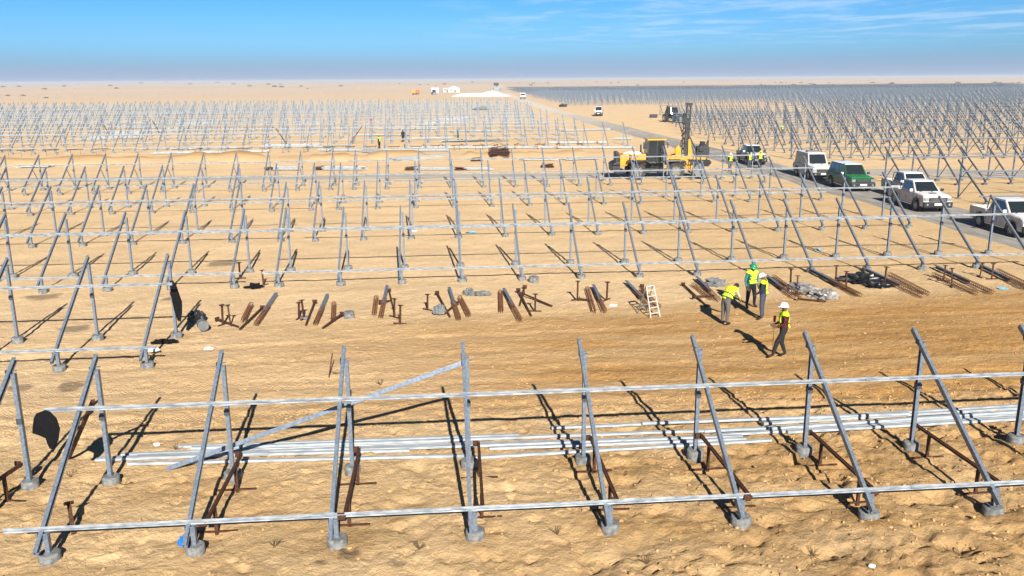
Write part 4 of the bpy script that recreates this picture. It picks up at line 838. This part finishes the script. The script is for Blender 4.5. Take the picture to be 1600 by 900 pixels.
    if pick:
        for s in (-1, 1):
            b = MB(); pl = [(cab_b-.03, sill), (cab_b-.03, belt-.02), (-L2, belt-.02), (-L2, .52), (-2.05, sill)] + arch(rw, wr, .49, sill)
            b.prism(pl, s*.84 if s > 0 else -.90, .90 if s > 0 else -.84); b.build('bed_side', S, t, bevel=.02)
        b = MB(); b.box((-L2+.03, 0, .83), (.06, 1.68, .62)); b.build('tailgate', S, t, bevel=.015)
        b = MB(); b.box(((cab_b-L2)/2-.0, 0, .66), (L2+cab_b-.1, 1.66, .05)); b.box((rw, .66, .80), (.9, .3, .25)); b.box((rw, -.66, .80), (.9, .3, .25)); b.build('bed_floor', M_['trim'], t)
        b = MB(); b.tube([(cab_b-.12, -.78, belt), (cab_b-.12, -.7, roof-.1), (cab_b-.12, .7, roof-.1), (cab_b-.12, .78, belt)], .03, 8); b.build('roll_bar', M_['trim'], t)
    for x in (fw, rw):
        for s in (-1, 1): wheel(t, (x, s*.80, wr), wr, .25, s)
    b = MB(); b.box((L2+.02, 0, .56), (.20, 1.80, .36)); fbp = b.build('front_bumper', M_['trim'], t, bevel=.05)
    for s in (-1, 1): b = MB(); b.cyl((L2+.11, s*.68, .58), (L2+.135, s*.68, .58), .065, n=10); b.build('fog_lamp', M_['lamp'], fbp)
    b = MB()
    for x in (fw, rw):
        for s in (-1, 1):
            ar = arch(x, wr, .52, sill); 
            for a_, c_ in zip(ar[:-1], ar[1:]): b.bar((a_[0], s*.905, a_[1]), (c_[0], s*.905, c_[1]), .03, .05, up=(0, 1, 0))
    b.build('wheel_arch_trim', M_['trim'], t)
    b = MB()
    for x in ((.18, 1.12) if pick else (.18, 1.12, -.95)):
        for s in (-1, 1): b.bar((x, s*.906, .48), (x, s*.885, belt-.04), .012, .014)
    b.build('door_gap', M_['trim'], t)
    b = MB()
    for s in (-.35, .35): b.bar((1.24, s-.25, belt+.035), (1.05, s+.28, belt+.14), .02, .02)
    b.build('wiper', M_['trim'], t)
    b = MB(); b.box((-L2-.05, 0, .52), (.12, 1.6, .16)); b.build('rear_bumper', M_['trim'], t, bevel=.03)
    b = MB(); b.box((L2+.01, 0, .88), (.06, 1.12, .22)); g_ = b.build('grille', M_['trim'], t)
    b = MB()
    for k in range(3): b.box((L2+.035, 0, .82+.05*k), (.012, .96, .018))
    b.build('grille_bar', M_['chrome'], g_)
    for s in (-1, 1):
        b = MB(); b.box((L2-.015, s*.70, .90), (.12, .30, .17), rz=-s*.22); b.build('headlight', M_['lamp'], t, bevel=.02)
        b = MB(); b.box((-L2-.005, s*.84, .88), (.04, .1, .30)); b.build('tail_light', M_['amber'], t)
        b = MB(); b.box((.98, s*.99, belt+.13), (.10, .20, .17)); b.build('mirror', M_['trim'] if s > 0 else P, t, bevel=.03)
        b = MB(); b.box((.30, s*.905, belt-.16), (.16, .02, .03)); b.build('door_handle', M_['chrome'], t)
        b = MB(); b.box(((fw+rw)/2, s*.86, sill-.03), (1.9, .10, .05)); b.build('side_step', M_['chrome'], t)
    b = MB(); b.box((L2+.13, 0, .60), (.015, .5, .12)); b.build('licence_plate', M_['plate'], t)
    b = MB(); b.box((0, 0, .36), (4.6, 1.2, .18)); b.build('chassis', M_['trim'], t)
    if kind == 'pickup_truck': b = MB(); b.box((1.75, 0, 1.17), (.35, .45, .05)); b.build('bonnet_scoop', M_['trim'], t, bevel=.02)
    if kind == 'minibus_wagon':
        b = MB(); b.box((-.6, 0, roof+.09), (.5, .9, .12)); b.build('roof_unit', M_['grey_paint'], t, bevel=.03); b = MB(); b.cyl((-2.3, .6, roof), (-2.3, .6, roof+.12), .09, n=10); b.build('roof_lamp', M_['trim'], t)
    if kind == 'off_road_car':
        b = MB(); b.cyl((1.0, -.88, 1.15), (.62, -.76, 2.0), .03, n=6); b.build('snorkel', M_['trim'], t)
    return t
HD = lambda a: R(-90+a)
car('pickup_truck', (33.0, 56.2, 0), HD(-5), 'white double cab pickup with bonnet scoop, parked in front of another white pickup', cat='pickup truck')
car('pickup_truck', (35.0, 61.0, 0), HD(-5), 'white pickup with shade painted on its sides, parked just behind the nearer white pickup', side='white_shaded')
car('pickup_truck', (33.05, 46.5, 0), HD(-4), 'white pickup cut off by the right edge of the picture', side='white_shaded')
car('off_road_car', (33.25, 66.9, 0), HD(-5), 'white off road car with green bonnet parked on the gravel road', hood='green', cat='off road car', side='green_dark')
car('minibus_wagon', (33.65, 74.8, 0), HD(-5), 'white high roofed wagon parked behind the green bonnet car', cat='wagon', side='white_shaded')
car('pickup_truck', (33.0, 88.6, 0), HD(-6), 'pickup with pale roof and dark bed at which three men stand', side='navy')
car('minibus_wagon', (39.5, 211, 0), HD(-12), 'small distant white car driving on the road', cat='car')

def far_truck(loc, rz, label, m='white', cat='truck', name='box_truck'):
    t = empty(name, loc, rz); tag(t, label, cat)
    b = MB(); b.box((2.6, 0, 1.75), (1.9, 2.3, 2.1)); b.build('cab', M_[m], t, bevel=.1); b = MB(); b.box((3.56, 0, 2.15), (.04, 2.0, .85)); b.build('windscreen', M_['glass'], t)
    b = MB(); b.box((-1.2, 0, 1.95 if m == 'orange' else 1.3), (5.2, 2.4, 1.9 if m == 'orange' else .5)); b.build('load_bed', M_[m] if m == 'orange' else M_['trim'], t, bevel=.05)
    b = MB(); b.box((0, 0, .75), (7.4, 1.0, .3)); b.build('chassis', M_['trim'], t)
    for x in (2.5, -1.6, -2.8):
        for s in (-1, 1): wheel(t, (x, s*1.0, .5), .5, .35, s)
    b = MB(); b.box((3.6, 0, .8), (.15, 2.3, .5)); b.build('front_bumper', M_['trim'], t); return t
far_truck((39.16, 396.62, 0), R(-95), 'distant white truck facing the camera where the road bends', 'white')
far_truck((-12.59, 543.52, 0), R(72), 'distant orange dump truck on the sand near the fence', 'orange', 'dump truck', 'dump_truck')

# wheel loader
def loader(loc, rz):
    t = empty('wheel_loader', loc, rz); tag(t, 'yellow wheel loader with black cab parked behind the sixth row, bucket to the right', 'wheel loader'); Y_ = M_['yellow']; K = M_['cab_black']
    for x in (-1.75, 1.70):
        for s in (-1, 1): wheel(t, (x, s*1.05, .76), .76, .6, s, 'tyre_dusty', 'rim_white', 8)
    b = MB(); b.prism([(-3.55, 1.25), (-3.45, 2.05), (-3.1, 2.2), (-.95, 2.28), (-.95, 1.2), (-1.1, 1.1)] + list(reversed(arch(-1.75, .76, .95, 1.1))) [::-1] + [(-2.75, 1.1)] if False else [(-3.3, 1.2), (-3.3, 2.12), (-3.0, 2.22), (-.95, 2.26), (-.95, 1.25), (-1.2, 1.35), (-1.75, 1.72), (-2.3, 1.62), (-2.7, 1.2)], -.85, .85); b.build('engine_cover', Y_, t, bevel=.05)
    b = MB(); b.prism([(-4.0, .75), (-4.05, 1.35), (-3.75, 1.55), (-3.32, 1.6), (-3.32, .85), (-2.7, .78), (-2.8, .6), (-3.6, .5)], -1.2, 1.2); b.build('counterweight', K, t, bevel=.06)
    b = MB(); b.box((-3.5, 0, 1.95), (.3, 1.5, .95)); b.build('radiator_guard', K, t, bevel=.04)
    o_ = blob('cover_sheet', M_['white_cloth'], (-2.0, 0, 2.24), (.85, .6, .20), 4, None, None, amp=0.15); o_.parent = t
    b = MB(); b.prism([(-2.75, 1.6), (-2.6, 1.75), (-.85, 1.75), (-.7, 1.5), (-.85, 1.5), (-.95, 1.66), (-2.55, 1.66)], -1.38, 1.38); b.build('rear_fender', K, t)
    b = MB(); b.prism([(-.85, 1.35), (-.85, 2.1), (-.70, 3.42), (.62, 3.42), (.95, 2.2), (.85, 1.35)], -.75, .75); cb = b.build('cab', M_['glass'], t, bevel=.03)
    b = MB()
    for s in (-1, 1):
        for (p, q_) in (((-.85, 1.4), (-.70, 3.42)), ((.88, 1.4), (.62, 3.42)), ((.02, 1.4), (.02, 3.42)), ((-.85, 2.1), (.93, 2.1))): b.bar((p[0], s*.77, p[1]), (q_[0], s*.77, q_[1]), .09, .09, up=(0, 1, 0))
    b.build('cab_frame', K, cb)
    b = MB(); b.box((.0, 0, 3.50), (1.75, 1.7, .14)); b.build('cab_roof', M_['yellow'], t, bevel=.05)
    b = MB(); b.box((-1.0, -.9, 3.0), (.5, .06, .6)); b.box((.95, -.95, 3.0), (.05, .25, .4)); b.bar((.6, -.7, 3.3), (.95, -.95, 3.25), .04, .04); b.build('mirror', K, t)
    b = MB(); b.box((0, -.95, 1.45), (1.9, .5, .08)); b.bar((-.6, -1.15, .5), (-.4, -1.15, 1.45), .05, .05); b.bar((0, -1.15, .5), (.1, -1.15, 1.45), .05, .05)
    for k in range(3): b.box((-.25, -1.15, .6+.28*k), (.5, .12, .04))
    b.tube([(-.75, -1.18, 1.5), (-.75, -1.18, 2.35), (.3, -1.18, 2.35), (.3, -1.18, 1.5)], .025, 6); b.build('access_ladder', K, t)
    b = MB(); b.prism([(-1.0, .6), (-1.0, 1.35), (.5, 1.35), (.7, 1.1), (.7, .6)], -.55, .55); b.build('rear_frame', M_['cab_black'], t, bevel=.03)
    b = MB(); b.prism([(.6, .55), (.6, 1.5), (1.2, 2.05), (2.1, 2.0), (2.45, 1.3), (2.4, .6)], -.5, .5); b.box((.9, -.85, 1.3), (.5, .3, .7)); b.build('front_frame', Y_, t, bevel=.05)
    b = MB()
    for s in (-1, 1): b.prism([(.7, 1.66), (.9, 1.72), (2.5, 1.70), (2.75, 1.3), (2.65, 1.28), (2.45, 1.60), (.9, 1.62)], s*1.38, s*.72)
    b.build('front_fender', M_['grey_paint'], t)
    for s in (-1, 1):
        b = MB(); b.prism([(1.2, 1.75), (1.35, 2.1), (2.4, 2.15), (3.35, 1.15), (3.45, .55), (3.2, .5), (2.95, 1.05), (2.2, 1.75)], s*.62-.09, s*.62+.09); b.build('lift_arm', Y_, t, bevel=.02)
        b = MB(); b.cyl((1.2, s*.5, 1.2), (2.5, s*.5, 1.6), .07, n=8); b.cyl((2.3, s*.5, 1.54), (2.8, s*.5, 1.3), .04, n=8); b.build('hydraulic_ram', M_['chrome'], t)
    b = MB(); b.prism([(1.9, 1.75), (1.8, 2.6), (2.1, 3.05), (2.35, 2.5), (2.3, 1.6)], -.14, .14); b.cyl((1.2, 0, 2.0), (2.0, 0, 2.6), .08, n=8); b.build('bucket_linkage', Y_, t, bevel=.03)
    # bucket: curved shell open to the front
    outer = []; n_ = 10
    for i in range(n_+1): a = R(95+165*i/n_); outer.append((3.95+.68*math.cos(a), .80+.62*math.sin(a)))
    outer += [(4.55, .13)]; inner = [(x+(3.95-x)*.10, z+(.80-z)*.10+.0) for x, z in outer[:-1]]+[(4.5, .19)]
    b = MB(); b.prism(outer+inner[::-1], -1.35, 1.35); bk = b.build('bucket', M_['grey_paint'], t, fix=True)
    b = MB()
    for s in (-1, 1): b.prism(outer, s*1.35, s*1.39)
    b.build('bucket_side', M_['grey_paint'], bk, fix=True)
    b = MB()
    for k in range(8): b.box((4.62, -1.2+.343*k, .13), (.22, .1, .06))
    b.build('bucket_teeth', M_['rust'], bk)
    for s in (-1, 1): b = MB(); b.box((2.35, s*.8, 2.15), (.15, .22, .18)); b.build('work_light', M_['lamp'], t)
    b = MB(); b.cyl((-1.2, .5, 2.2), (-1.2, .5, 3.0), .07, n=8); b.build('exhaust_pipe', K, t)
    return t
loader((19.55, 76.6, 0), R(-3))

# drill rig
def rig(loc, rz):
    t = empty('drill_rig', loc, rz); t.scale = (.95, .95, .93); t.rotation_euler.y = R(1.5); tag(t, 'tall black drilling rig with upright mast behind the loader bucket', 'drill rig'); K = M_['cab_black']
    for s in (-1, 1):
        b = MB(); b.prism([(-1.7, .2), (-1.9, .45), (-1.7, .75), (1.7, .75), (1.9, .45), (1.7, .2), (1.5, .0), (-1.5, .0)], s*1.0-.22, s*1.0+.22); b.build('track', M_['tyre'], t, bevel=.03)
    b = MB(); b.box((0, 0, .75), (2.6, 1.6, .45)); b.build('undercarriage', M_['yellow'], t, bevel=.03)
    b = MB(); b.box((1.0, 0, 1.55), (1.3, 1.5, 1.1)); b.box((1.1, 0, 2.2), (.8, 1.2, .3)); b.cyl((1.5, -.4, 2.0), (1.5, -.4, 2.9), .08, n=8); b.box((.75, -.92, 1.9), (.5, .06, .5)); b.build('engine_house', K, t, bevel=.05)
    b = MB(); b.cyl((.9, -.4, 2.3), (.9, -.4, 2.7), .28, .3, n=12); b.tube([(1.4, .3, 2.3), (1.6, .3, 2.8), (1.62, .3, 2.0)], .06, 6); b.build('hose_reel', K, t)
    b = MB()
    for (x, y) in ((-.95, -.22), (-.95, .22), (-.55, -.22), (-.55, .22)): b.bar((x, y, .6), (x, y, 6.6), .09, .09, up=(0, 1, 0))
    for k in range(12):
        z = .8+.5*k; b.bar((-.95, -.22, z), (-.55, -.22, z+.45), .05, .05); b.bar((-.95, .22, z+.45), (-.55, .22, z), .05, .05); b.bar((-.95, -.22, z), (-.95, .22, z+.4), .05, .05)
    b.box((-.75, 0, 6.7), (.7, .62, .25)); b.box((-.72, 0, 2.9), (.18, .22, 4.6)); mst = b.build('mast', K, t)
    b = MB(); b.box((-1.1, 0, 5.0), (.4, .5, .7)); b.cyl((-1.2, 0, 4.5), (-1.2, 0, 5.7), .16, n=10); b.tube([(-1.25, .1, 5.3), (-1.7, .1, 5.6), (-1.75, .1, 4.8), (-1.1, .1, 3.0), (-.6, .1, 1.8)], .05, 6); b.build('rotary_head', K, mst)
    b = MB(); b.cyl((-1.2, 0, .1), (-1.2, 0, 4.6), .05, n=8); n_ = 90; rr_ = .2
    vs = []; fs = []
    for i in range(n_+1):
        a = i*.5; z = .15+i*.045; vs += [(-1.2+.05*math.cos(a), .05*math.sin(a), z), (-1.2+rr_*math.cos(a), rr_*math.sin(a), z), (-1.2+rr_*math.cos(a), rr_*math.sin(a), z-.02), (-1.2+.05*math.cos(a), .05*math.sin(a), z-.02)]
    for i in range(n_):
        k = i*4; fs += [(k, k+1, k+5, k+4), (k+1, k+2, k+6, k+5), (k+3, k+7, k+6, k+2)]
    b.add(vs, fs); b.build('auger', M_['rust'], mst)
    b = MB(); b.bar((-.5, -.15, 3.2), (.6, -.15, 1.2), .12, .12); b.bar((-.5, .15, 3.2), (.6, .15, 1.2), .12, .12); b.bar((-1.9, 0, .5), (-.9, 0, 4.2), .08, .08); b.build('mast_brace', K, t)
    b = MB(); b.prism([(-.55, .95), (-.62, 2.9), (-.40, 2.9), (-.05, .95)], -.28, .28); b.build('mast_foot', M_['yellow'], t, bevel=.03)
rig((26.3, 87.5, 0), R(-8))

def backhoe(loc, rz, label):
    t = empty('backhoe', loc, rz); t.scale = (1.1,)*3; tag(t, label, 'backhoe'); K = M_['cab_black']
    for x, r_ in ((-1.2, .75), (1.4, .55)):
        for s in (-1, 1): wheel(t, (x, s*1.0, r_), r_, .45, s)
    b = MB(); b.prism([(-1.0, .8), (-1.0, 1.3), (.4, 1.4), (2.1, 1.55), (2.3, 1.0), (2.2, .7)], -.6, .6); b.build('body', K, t, bevel=.06)
    b = MB(); b.prism([(-1.3, 1.3), (-1.2, 2.7), (.1, 2.7), (.5, 1.4)], -.75, .75); b.build('cab', M_['glass'], t, bevel=.05)
    b = MB(); b.box((-.55, 0, 2.78), (1.6, 1.6, .12)); b.build('cab_roof', M_['grey_paint'], t, bevel=.03)
    b = MB(); b.bar((-1.4, 0, 1.0), (-2.1, 0, 3.0), .25, .3); b.bar((-2.1, 0, 3.0), (-2.9, 0, 1.2), .2, .25); b.build('rear_arm', K, t)
    b = MB(); b.prism([(-3.2, .7), (-3.3, 1.2), (-2.8, 1.3), (-2.7, .9)], -.35, .35); b.build('digging_bucket', K, t)
    for s in (-1, 1): b = MB(); b.bar((1.0, s*.55, 1.5), (3.0, s*.55, .6), .12, .2); b.build('front_arm', K, t)
    b = MB(); b.prism([(2.9, .1), (2.9, 1.1), (3.2, 1.15), (3.7, .15)], -1.15, 1.15); b.build('front_bucket', M_['grey_paint'], t, bevel=.03)
backhoe((48.55, 175.92, 0), R(-72), 'dark backhoe loader standing alone beyond the road')
backhoe((-1.56, 538.03, 0), R(-80), 'tiny grey backhoe loader near the distant fence, right of the orange truck')

# ---------------------------------------------------------------- stacks at the field edge
def stack(x0, y0, x1, y1, w, h_, n, label, m='rails', cat='steel stack', group='steel stacks at the field edge'):
    a = Vector((x0, y0, 0)); c = Vector((x1, y1, 0)); L = (c-a).length; t = empty('steel_stack', (a+c)/2, math.atan2(c.y-a.y, c.x-a.x)); tag(t, label, cat, group); b = MB(); rg = random.Random(int(x0*10))
    for k in range(n):
        j = k % max(1, int(w/.16)); i = k // max(1, int(w/.16)); s = rg.uniform(-.3, .3); b.bar((-L/2+s, -w/2+j*.16+rg.uniform(-.02, .02), .14+i*.12), (L/2+s, -w/2+j*.16+rg.uniform(-.05, .05), .14+i*.12), .10, .09)
    b.build('rails', M_[m], t); b = MB()
    for s in (-.35, .35): b.box((L*s, 0, .04), (.12, w+.2, .1))
    b.build('bearer', M_['twig'], t); return t
ST = [(-15.18, 113.11, 1.27, 110.29, 1.2, 14), (-9.21, 110.08, -6.51, 107.69, 1.4, 26), (-5.2, 97.18, 1.15, 101.03, 1.3, 22), (9.35, 96.41, 13.12, 95.8, 1.6, 12), (14.11, 95.64, 17.78, 96.65, 2.0, 14), (-44.7, 96.08, -41.49, 96.27, 1.2, 8), (-3.75, 115.37, 25.31, 110.3, 0.6, 5), (-16.44, 89.09, -13.94, 88.71, 0.6, 8), (-11.46, 88.33, -7.43, 87.71, 0.6, 8), (-2.26, 86.92, 0.95, 86.43, 0.5, 6), (2.74, 86.16, 5.41, 85.75, 0.5, 6), (-12.97, 144.04, -4.55, 142.4, 2.0, 14), (-11.05, 162.42, -0.4, 160.2, 2.0, 14), (21.8, 149.59, 30.13, 151.79, 2.0, 14), (26.28, 127.33, 28.6, 126.9, 1.6, 16), (0.56, 126.63, 8.97, 126.42, 1.4, 10), (-35.57, 111.61, -21.49, 112.16, 0.6, 5)]
stl = ['long pale steel stack left of centre in front of the field', 'steel stack with dark end beside the green helmeted worker', 'crossed steel stack just in front of the centre', 'light stack at left of the loader', 'white sheet stack below the loader bonnet', 'low stack at far left near the track', 'long thin stack behind the soil heaps', 'white rails beside small rusty bundle at left', 'white rails beside the second rusty bundle', 'white rails beside the third rusty bundle', 'white rails beside the rusty bundle near the centre', 'pale steel stack inside the left field', 'second pale stack inside the left field', 'third pale stack inside the left field, near the loader', 'short blue white stack left of the drill rig','pale stack behind the centre of the field', 'long strip of rails along the field front']
for k, (x0, y0, x1, y1, w, n) in enumerate(ST): stack(x0, y0, x1, y1, w, .3, n, stl[k])
for k in range(34):
    ry = random.choice(rows_l[:9])+random.uniform(4.5, 8); rx = random.uniform(-ry*.42, 22); stack(rx, ry, rx+random.uniform(4, 9), ry+random.uniform(-.3, .3), random.choice((.5, .9, 1.4)), .3, random.randint(4, 10), 'loose pale rails lying between the rows of the far left field', group='loose rails inside the far left field')
def rusty_bundle(x, y, L, w, lab, h_=.5, n=60, rz=0, spread=.12):
    b = MB(); rg = random.Random(int(x*7+y))
    for k in range(n):
        yy = rg.gauss(0, w/3); z = abs(rg.gauss(0, h_/2))+.03; a = rg.gauss(0, spread); b.bar((-L/2*rg.uniform(.7, 1.1), yy-a, z), (L/2*rg.uniform(.7, 1.1), yy+a, z*rg.uniform(.6, 1.4)), .035, .035)
    o = b.build('rusty_bundle', M_['rust']); o.location = (x, y, 0); o.rotation_euler.z = rz; return tag(o, lab, 'rebar bundle', 'rusty rebar bundles')
rusty_bundle(7.02, 99.23, 2.3, .9, 'largest dark rusty heap of rebar cages near the centre', h_=1.0, n=260, spread=.4)
for k, (x, y, lb) in enumerate([(-16.96, 89.17, 'leftmost small rusty bundle beside white rails'), (-11.98, 88.41, 'second small rusty bundle from the left'), (-2.71, 86.99, 'third small rusty bundle from the left'), (2.29, 86.23, 'small rusty bundle just below the largest heap at left'), (11.12, 87.45, 'small rusty bundle left of the loader'), (4.27, 95.66, 'thin rusty bundle left of the largest heap'), (-5.72, 98.84, 'rusty bundle at the left end of the crossed stack')]):
    rusty_bundle(x, y, 1.3, .4, lb, h_=.3, n=40)
# leaning poles in the left field
for k, (x, y, lx, lb) in enumerate([(-20.1, 119.33, -1.7, 'left dark pole leaning left in front of the field'), (-12.47, 123.88, 1.9, 'dark pole leaning right in front of the field'), (-55.37, 152.29, -1.4, 'dark pole leaning left at far left'), (-45.22, 146.99, -1.4, 'second dark pole leaning left at far left')]):
    stake((x, y, 0), (x+lx, y+.5, 2.6), lb, False, False, .06)
b = MB(); b.box((0, 0, .7), (3.0, 1.6, 1.2)); b.box((0, 0, .05), (2.6, 1.2, .1)); b.box((0, -.81, .7), (2.5, .04, .8)); o = b.build('dark_skip', M_['cab_black'], bevel=.05); o.location = (49.7, 197.16, 0); o.scale = (.55, .6, .6); tag(o, 'small dark skip box alone on the sand left of the backhoe', 'skip')
blob('scrap_pile', M_['cab_black'], (41.01, 281.8, 0), (1.2, .9, .8), 30, 'small dark scrap pile beside the pale road bend', 'scrap pile', amp=.6)
blob('dark_heap', M_['cab_black'], (13.16, 259.39, 0), (2.2, 1.0, 1.0), 31, 'small black heap far back in the left field right of centre', 'heap', amp=.5)
blob('soil_heap', M_['soil'], (59.31, 182.01, 0), (1.6, 1.2, .5), 32, 'brown soil heap right of the backhoe', 'soil heap', amp=.5)

# ---------------------------------------------------------------- far background
# pale quarry sand heap
nx_, ny_ = 70, 16; xx = np.linspace(-16, 16, nx_); yy = np.linspace(-6, 6, ny_); XX, YY = np.meshgrid(xx, yy)
ZZ = (1-(XX/16)**4)*(1-(YY/6)**2)*(1.3+3.2*np.clip(fbm(XX*.22+3, YY*.22, 4, 70)+.25, 0, 1)) - .05
me = grid_mesh('sand_heap', XX, YY, ZZ); me.materials.append(M_['mound']); o = bpy.data.objects.new('sand_heap', me); C.objects.link(o); o.location = (24, 470, 0); o.rotation_euler.z = -.35; tag(o, 'bright pale sand heap dumped by the road end near the horizon', 'sand heap')
def cabin(loc, rz, L, W, H, lab, tent=False):
    t = empty('site_tent' if tent else 'site_cabin', loc, rz); tag(t, lab, 'tent' if tent else 'cabin')
    b = MB(); b.box((0, 0, H/2), (L, W, H)); b.build('wall', M_['white_cloth'], t)
    b = MB()
    if tent: b.prism([(-L/2-.2, H), (0, H+1.8), (L/2+.2, H)], -W/2, W/2)
    else: b.box((0, 0, H+.12), (L+.3, W+.3, .2))
    b.build('roof', M_['white'], t, fix=True)
    b = MB(); b.box((L*.1, -W/2-.03, 1.1), (1.6, .04, 2.0)); b.build('door', M_['grey_paint'], t); b = MB(); b.box((-L*.25, -W/2-.03, 1.7), (1.6, .04, 1.0)); b.build('window', M_['glass'], t); return t
cabin((-1, 610, 0), 0, 4.8, 4, 3.2, 'distant white site cabin, left of the white tent on the skyline')
cabin((12.5, 640, 0), .1, 8, 5, 2.6, 'distant white site tent behind the pale sand heap', True)
cabin((7.5, 650, 0), 0, 5, 5, 2.6, 'distant lower white cabin joined to the left of the tent')
t = empty('watch_platform', (37.59, 542.11, 0)); tag(t, 'small dark tower on legs behind the pale sand heap', 'tower')
b = MB()
for x in (-2.2, 2.2):
    for y in (-1.6, 1.6): b.bar((x, y, 0), (x, y, 4.2), .3, .3, up=(0, 1, 0))
b.bar((-2.2, -1.6, 0), (2.2, -1.6, 4), .18, .18); b.bar((-2.2, 0, 4), (2.2, 0, 4.1), .3, 3.4); b.build('frame', M_['fence'], t)
b = MB(); b.box((-.6, 0, 6.2), (3.0, 2.0, 1.3)); b.cyl((-.6, 0, 4.2), (-.6, 0, 5.6), .25, n=8); b.build('tank', M_['cab_black'], t)
# fence
fp = [(-330, 415), (-224.6, 472), (-109.7, 545), (-36, 600), (78, 637), (233, 700), (420, 775)]
t = empty('perimeter_fence', (0, 560, 0)); tag(t, 'thin steel perimeter fence with tall posts running across the far sand', 'fence')
lens = [0];
for a, c in zip(fp[:-1], fp[1:]): lens.append(lens[-1]+math.dist(a, c))
pm = MB(); pm.bar((0, 0, 0), (0, 0, 3.0), .22, .22, up=(0, 1, 0)); pm.bar((0, 0, 2.95), (0, -.35, 3.3), .16, .16); PMe = mk('post', pm, M_['fence']); npost = 98
wires = MB()
for k in range(npost):
    s = lens[-1]*k/(npost-1); x = np.interp(s, lens, [p[0] for p in fp]); y = np.interp(s, lens, [p[1] for p in fp]); part(PMe, 'post', t, (x, y-560, gz(x, y)-.2))
    if k:
        for z in (.5, 1.4, 2.4): wires.bar((px_, py_-560, pz_+z), (x, y-560, gz(x, y)+z), .035, .035)
    px_, py_, pz_ = x, y, gz(x, y)
wires.build('wire', M_['fence'], t)
# desert scrub
SCR = [(-503.92, 1180.71, 2.87), (-309.71, 663.91, 1.61), (-296.1, 657.36, 1.6), (-230.15, 539.47, 1.31), (-420.17, 1197.24, 2.91), (-1035.95, 3192.41, 7.75), (-688.67, 1926.63, 4.68), (-1650.78, 5558.82, 13.5), (-799.78, 3307.07, 8.03), (-568.74, 2532.93, 6.15), (-397.64, 2291.42, 5.56), (-366.08, 1766.52, 4.29), (414.94, 888.52, 2.16), (-764.79, 1687.06, 4.1), (-731.37, 1800.25, 4.37), (-762.23, 2806.05, 6.81), (-368.87, 1981.03, 4.81), (417.59, 997.63, 2.42), (-717.33, 1525.87, 3.71)]
def bush(x, y, s, lab):
    b = MB(); rg = random.Random(int(x*3+y))
    for k in range(120):
        a = rg.uniform(0, 2*PI); rr_ = s*math.sqrt(rg.random()); z = s*.55*rg.random()*(1-(rr_/s)**2*.6)+.05; p = Vector((rr_*math.cos(a), rr_*math.sin(a), z)); q_ = s*.16
        u = Vector((rg.uniform(-1, 1), rg.uniform(-1, 1), rg.uniform(-1, 1))).normalized()*q_; v = Vector((rg.uniform(-1, 1), rg.uniform(-1, 1), rg.uniform(-1, 1))).normalized()*q_; b.add([p-u-v, p+u-v, p+u+v, p-u+v], [(0, 1, 2, 3)])
    for k in range(6): a = k; b.cyl((0, 0, -.1), (math.cos(a)*s*.6, math.sin(a)*s*.6, s*.4), s*.04, s*.02, 4)
    o = b.build('desert_bush', M_['bush']); o.location = (x, y, gz(x, y)-.1); return tag(o, lab, 'bush', 'low desert bushes beyond the fence')
for k, (x, y, s) in enumerate(SCR): bush(x, y, s, 'low dark desert bush on the sand beyond the fence')
for (x, y, s) in [(rng.uniform(-300, 900), rng.uniform(900, 1900), rng.uniform(1.2, 3.5)) for _ in range(46)]: bush(x, y, s, 'low dark desert bush on the sand beyond the fence')

hb = MB(); hb.box((0, 6000, 3.5), (13000, 14000, 19)); hz_ = hb.build('haze', None); hz_.data.materials.clear()
hm = bpy.data.materials.new('haze'); hm.use_nodes = True; hn = hm.node_tree; hn.nodes.clear(); ho_ = hn.nodes.new('ShaderNodeOutputMaterial'); pv = hn.nodes.new('ShaderNodeVolumePrincipled')
pv.inputs['Density'].default_value = 0.00035; pv.inputs['Color'].default_value = (0.80, 0.86, 0.95, 1); hn.links.new(pv.outputs[0], ho_.inputs['Volume']); hz_.data.materials.append(hm); tag(hz_, 'thin dusty haze over the desert', 'haze', kind='stuff')
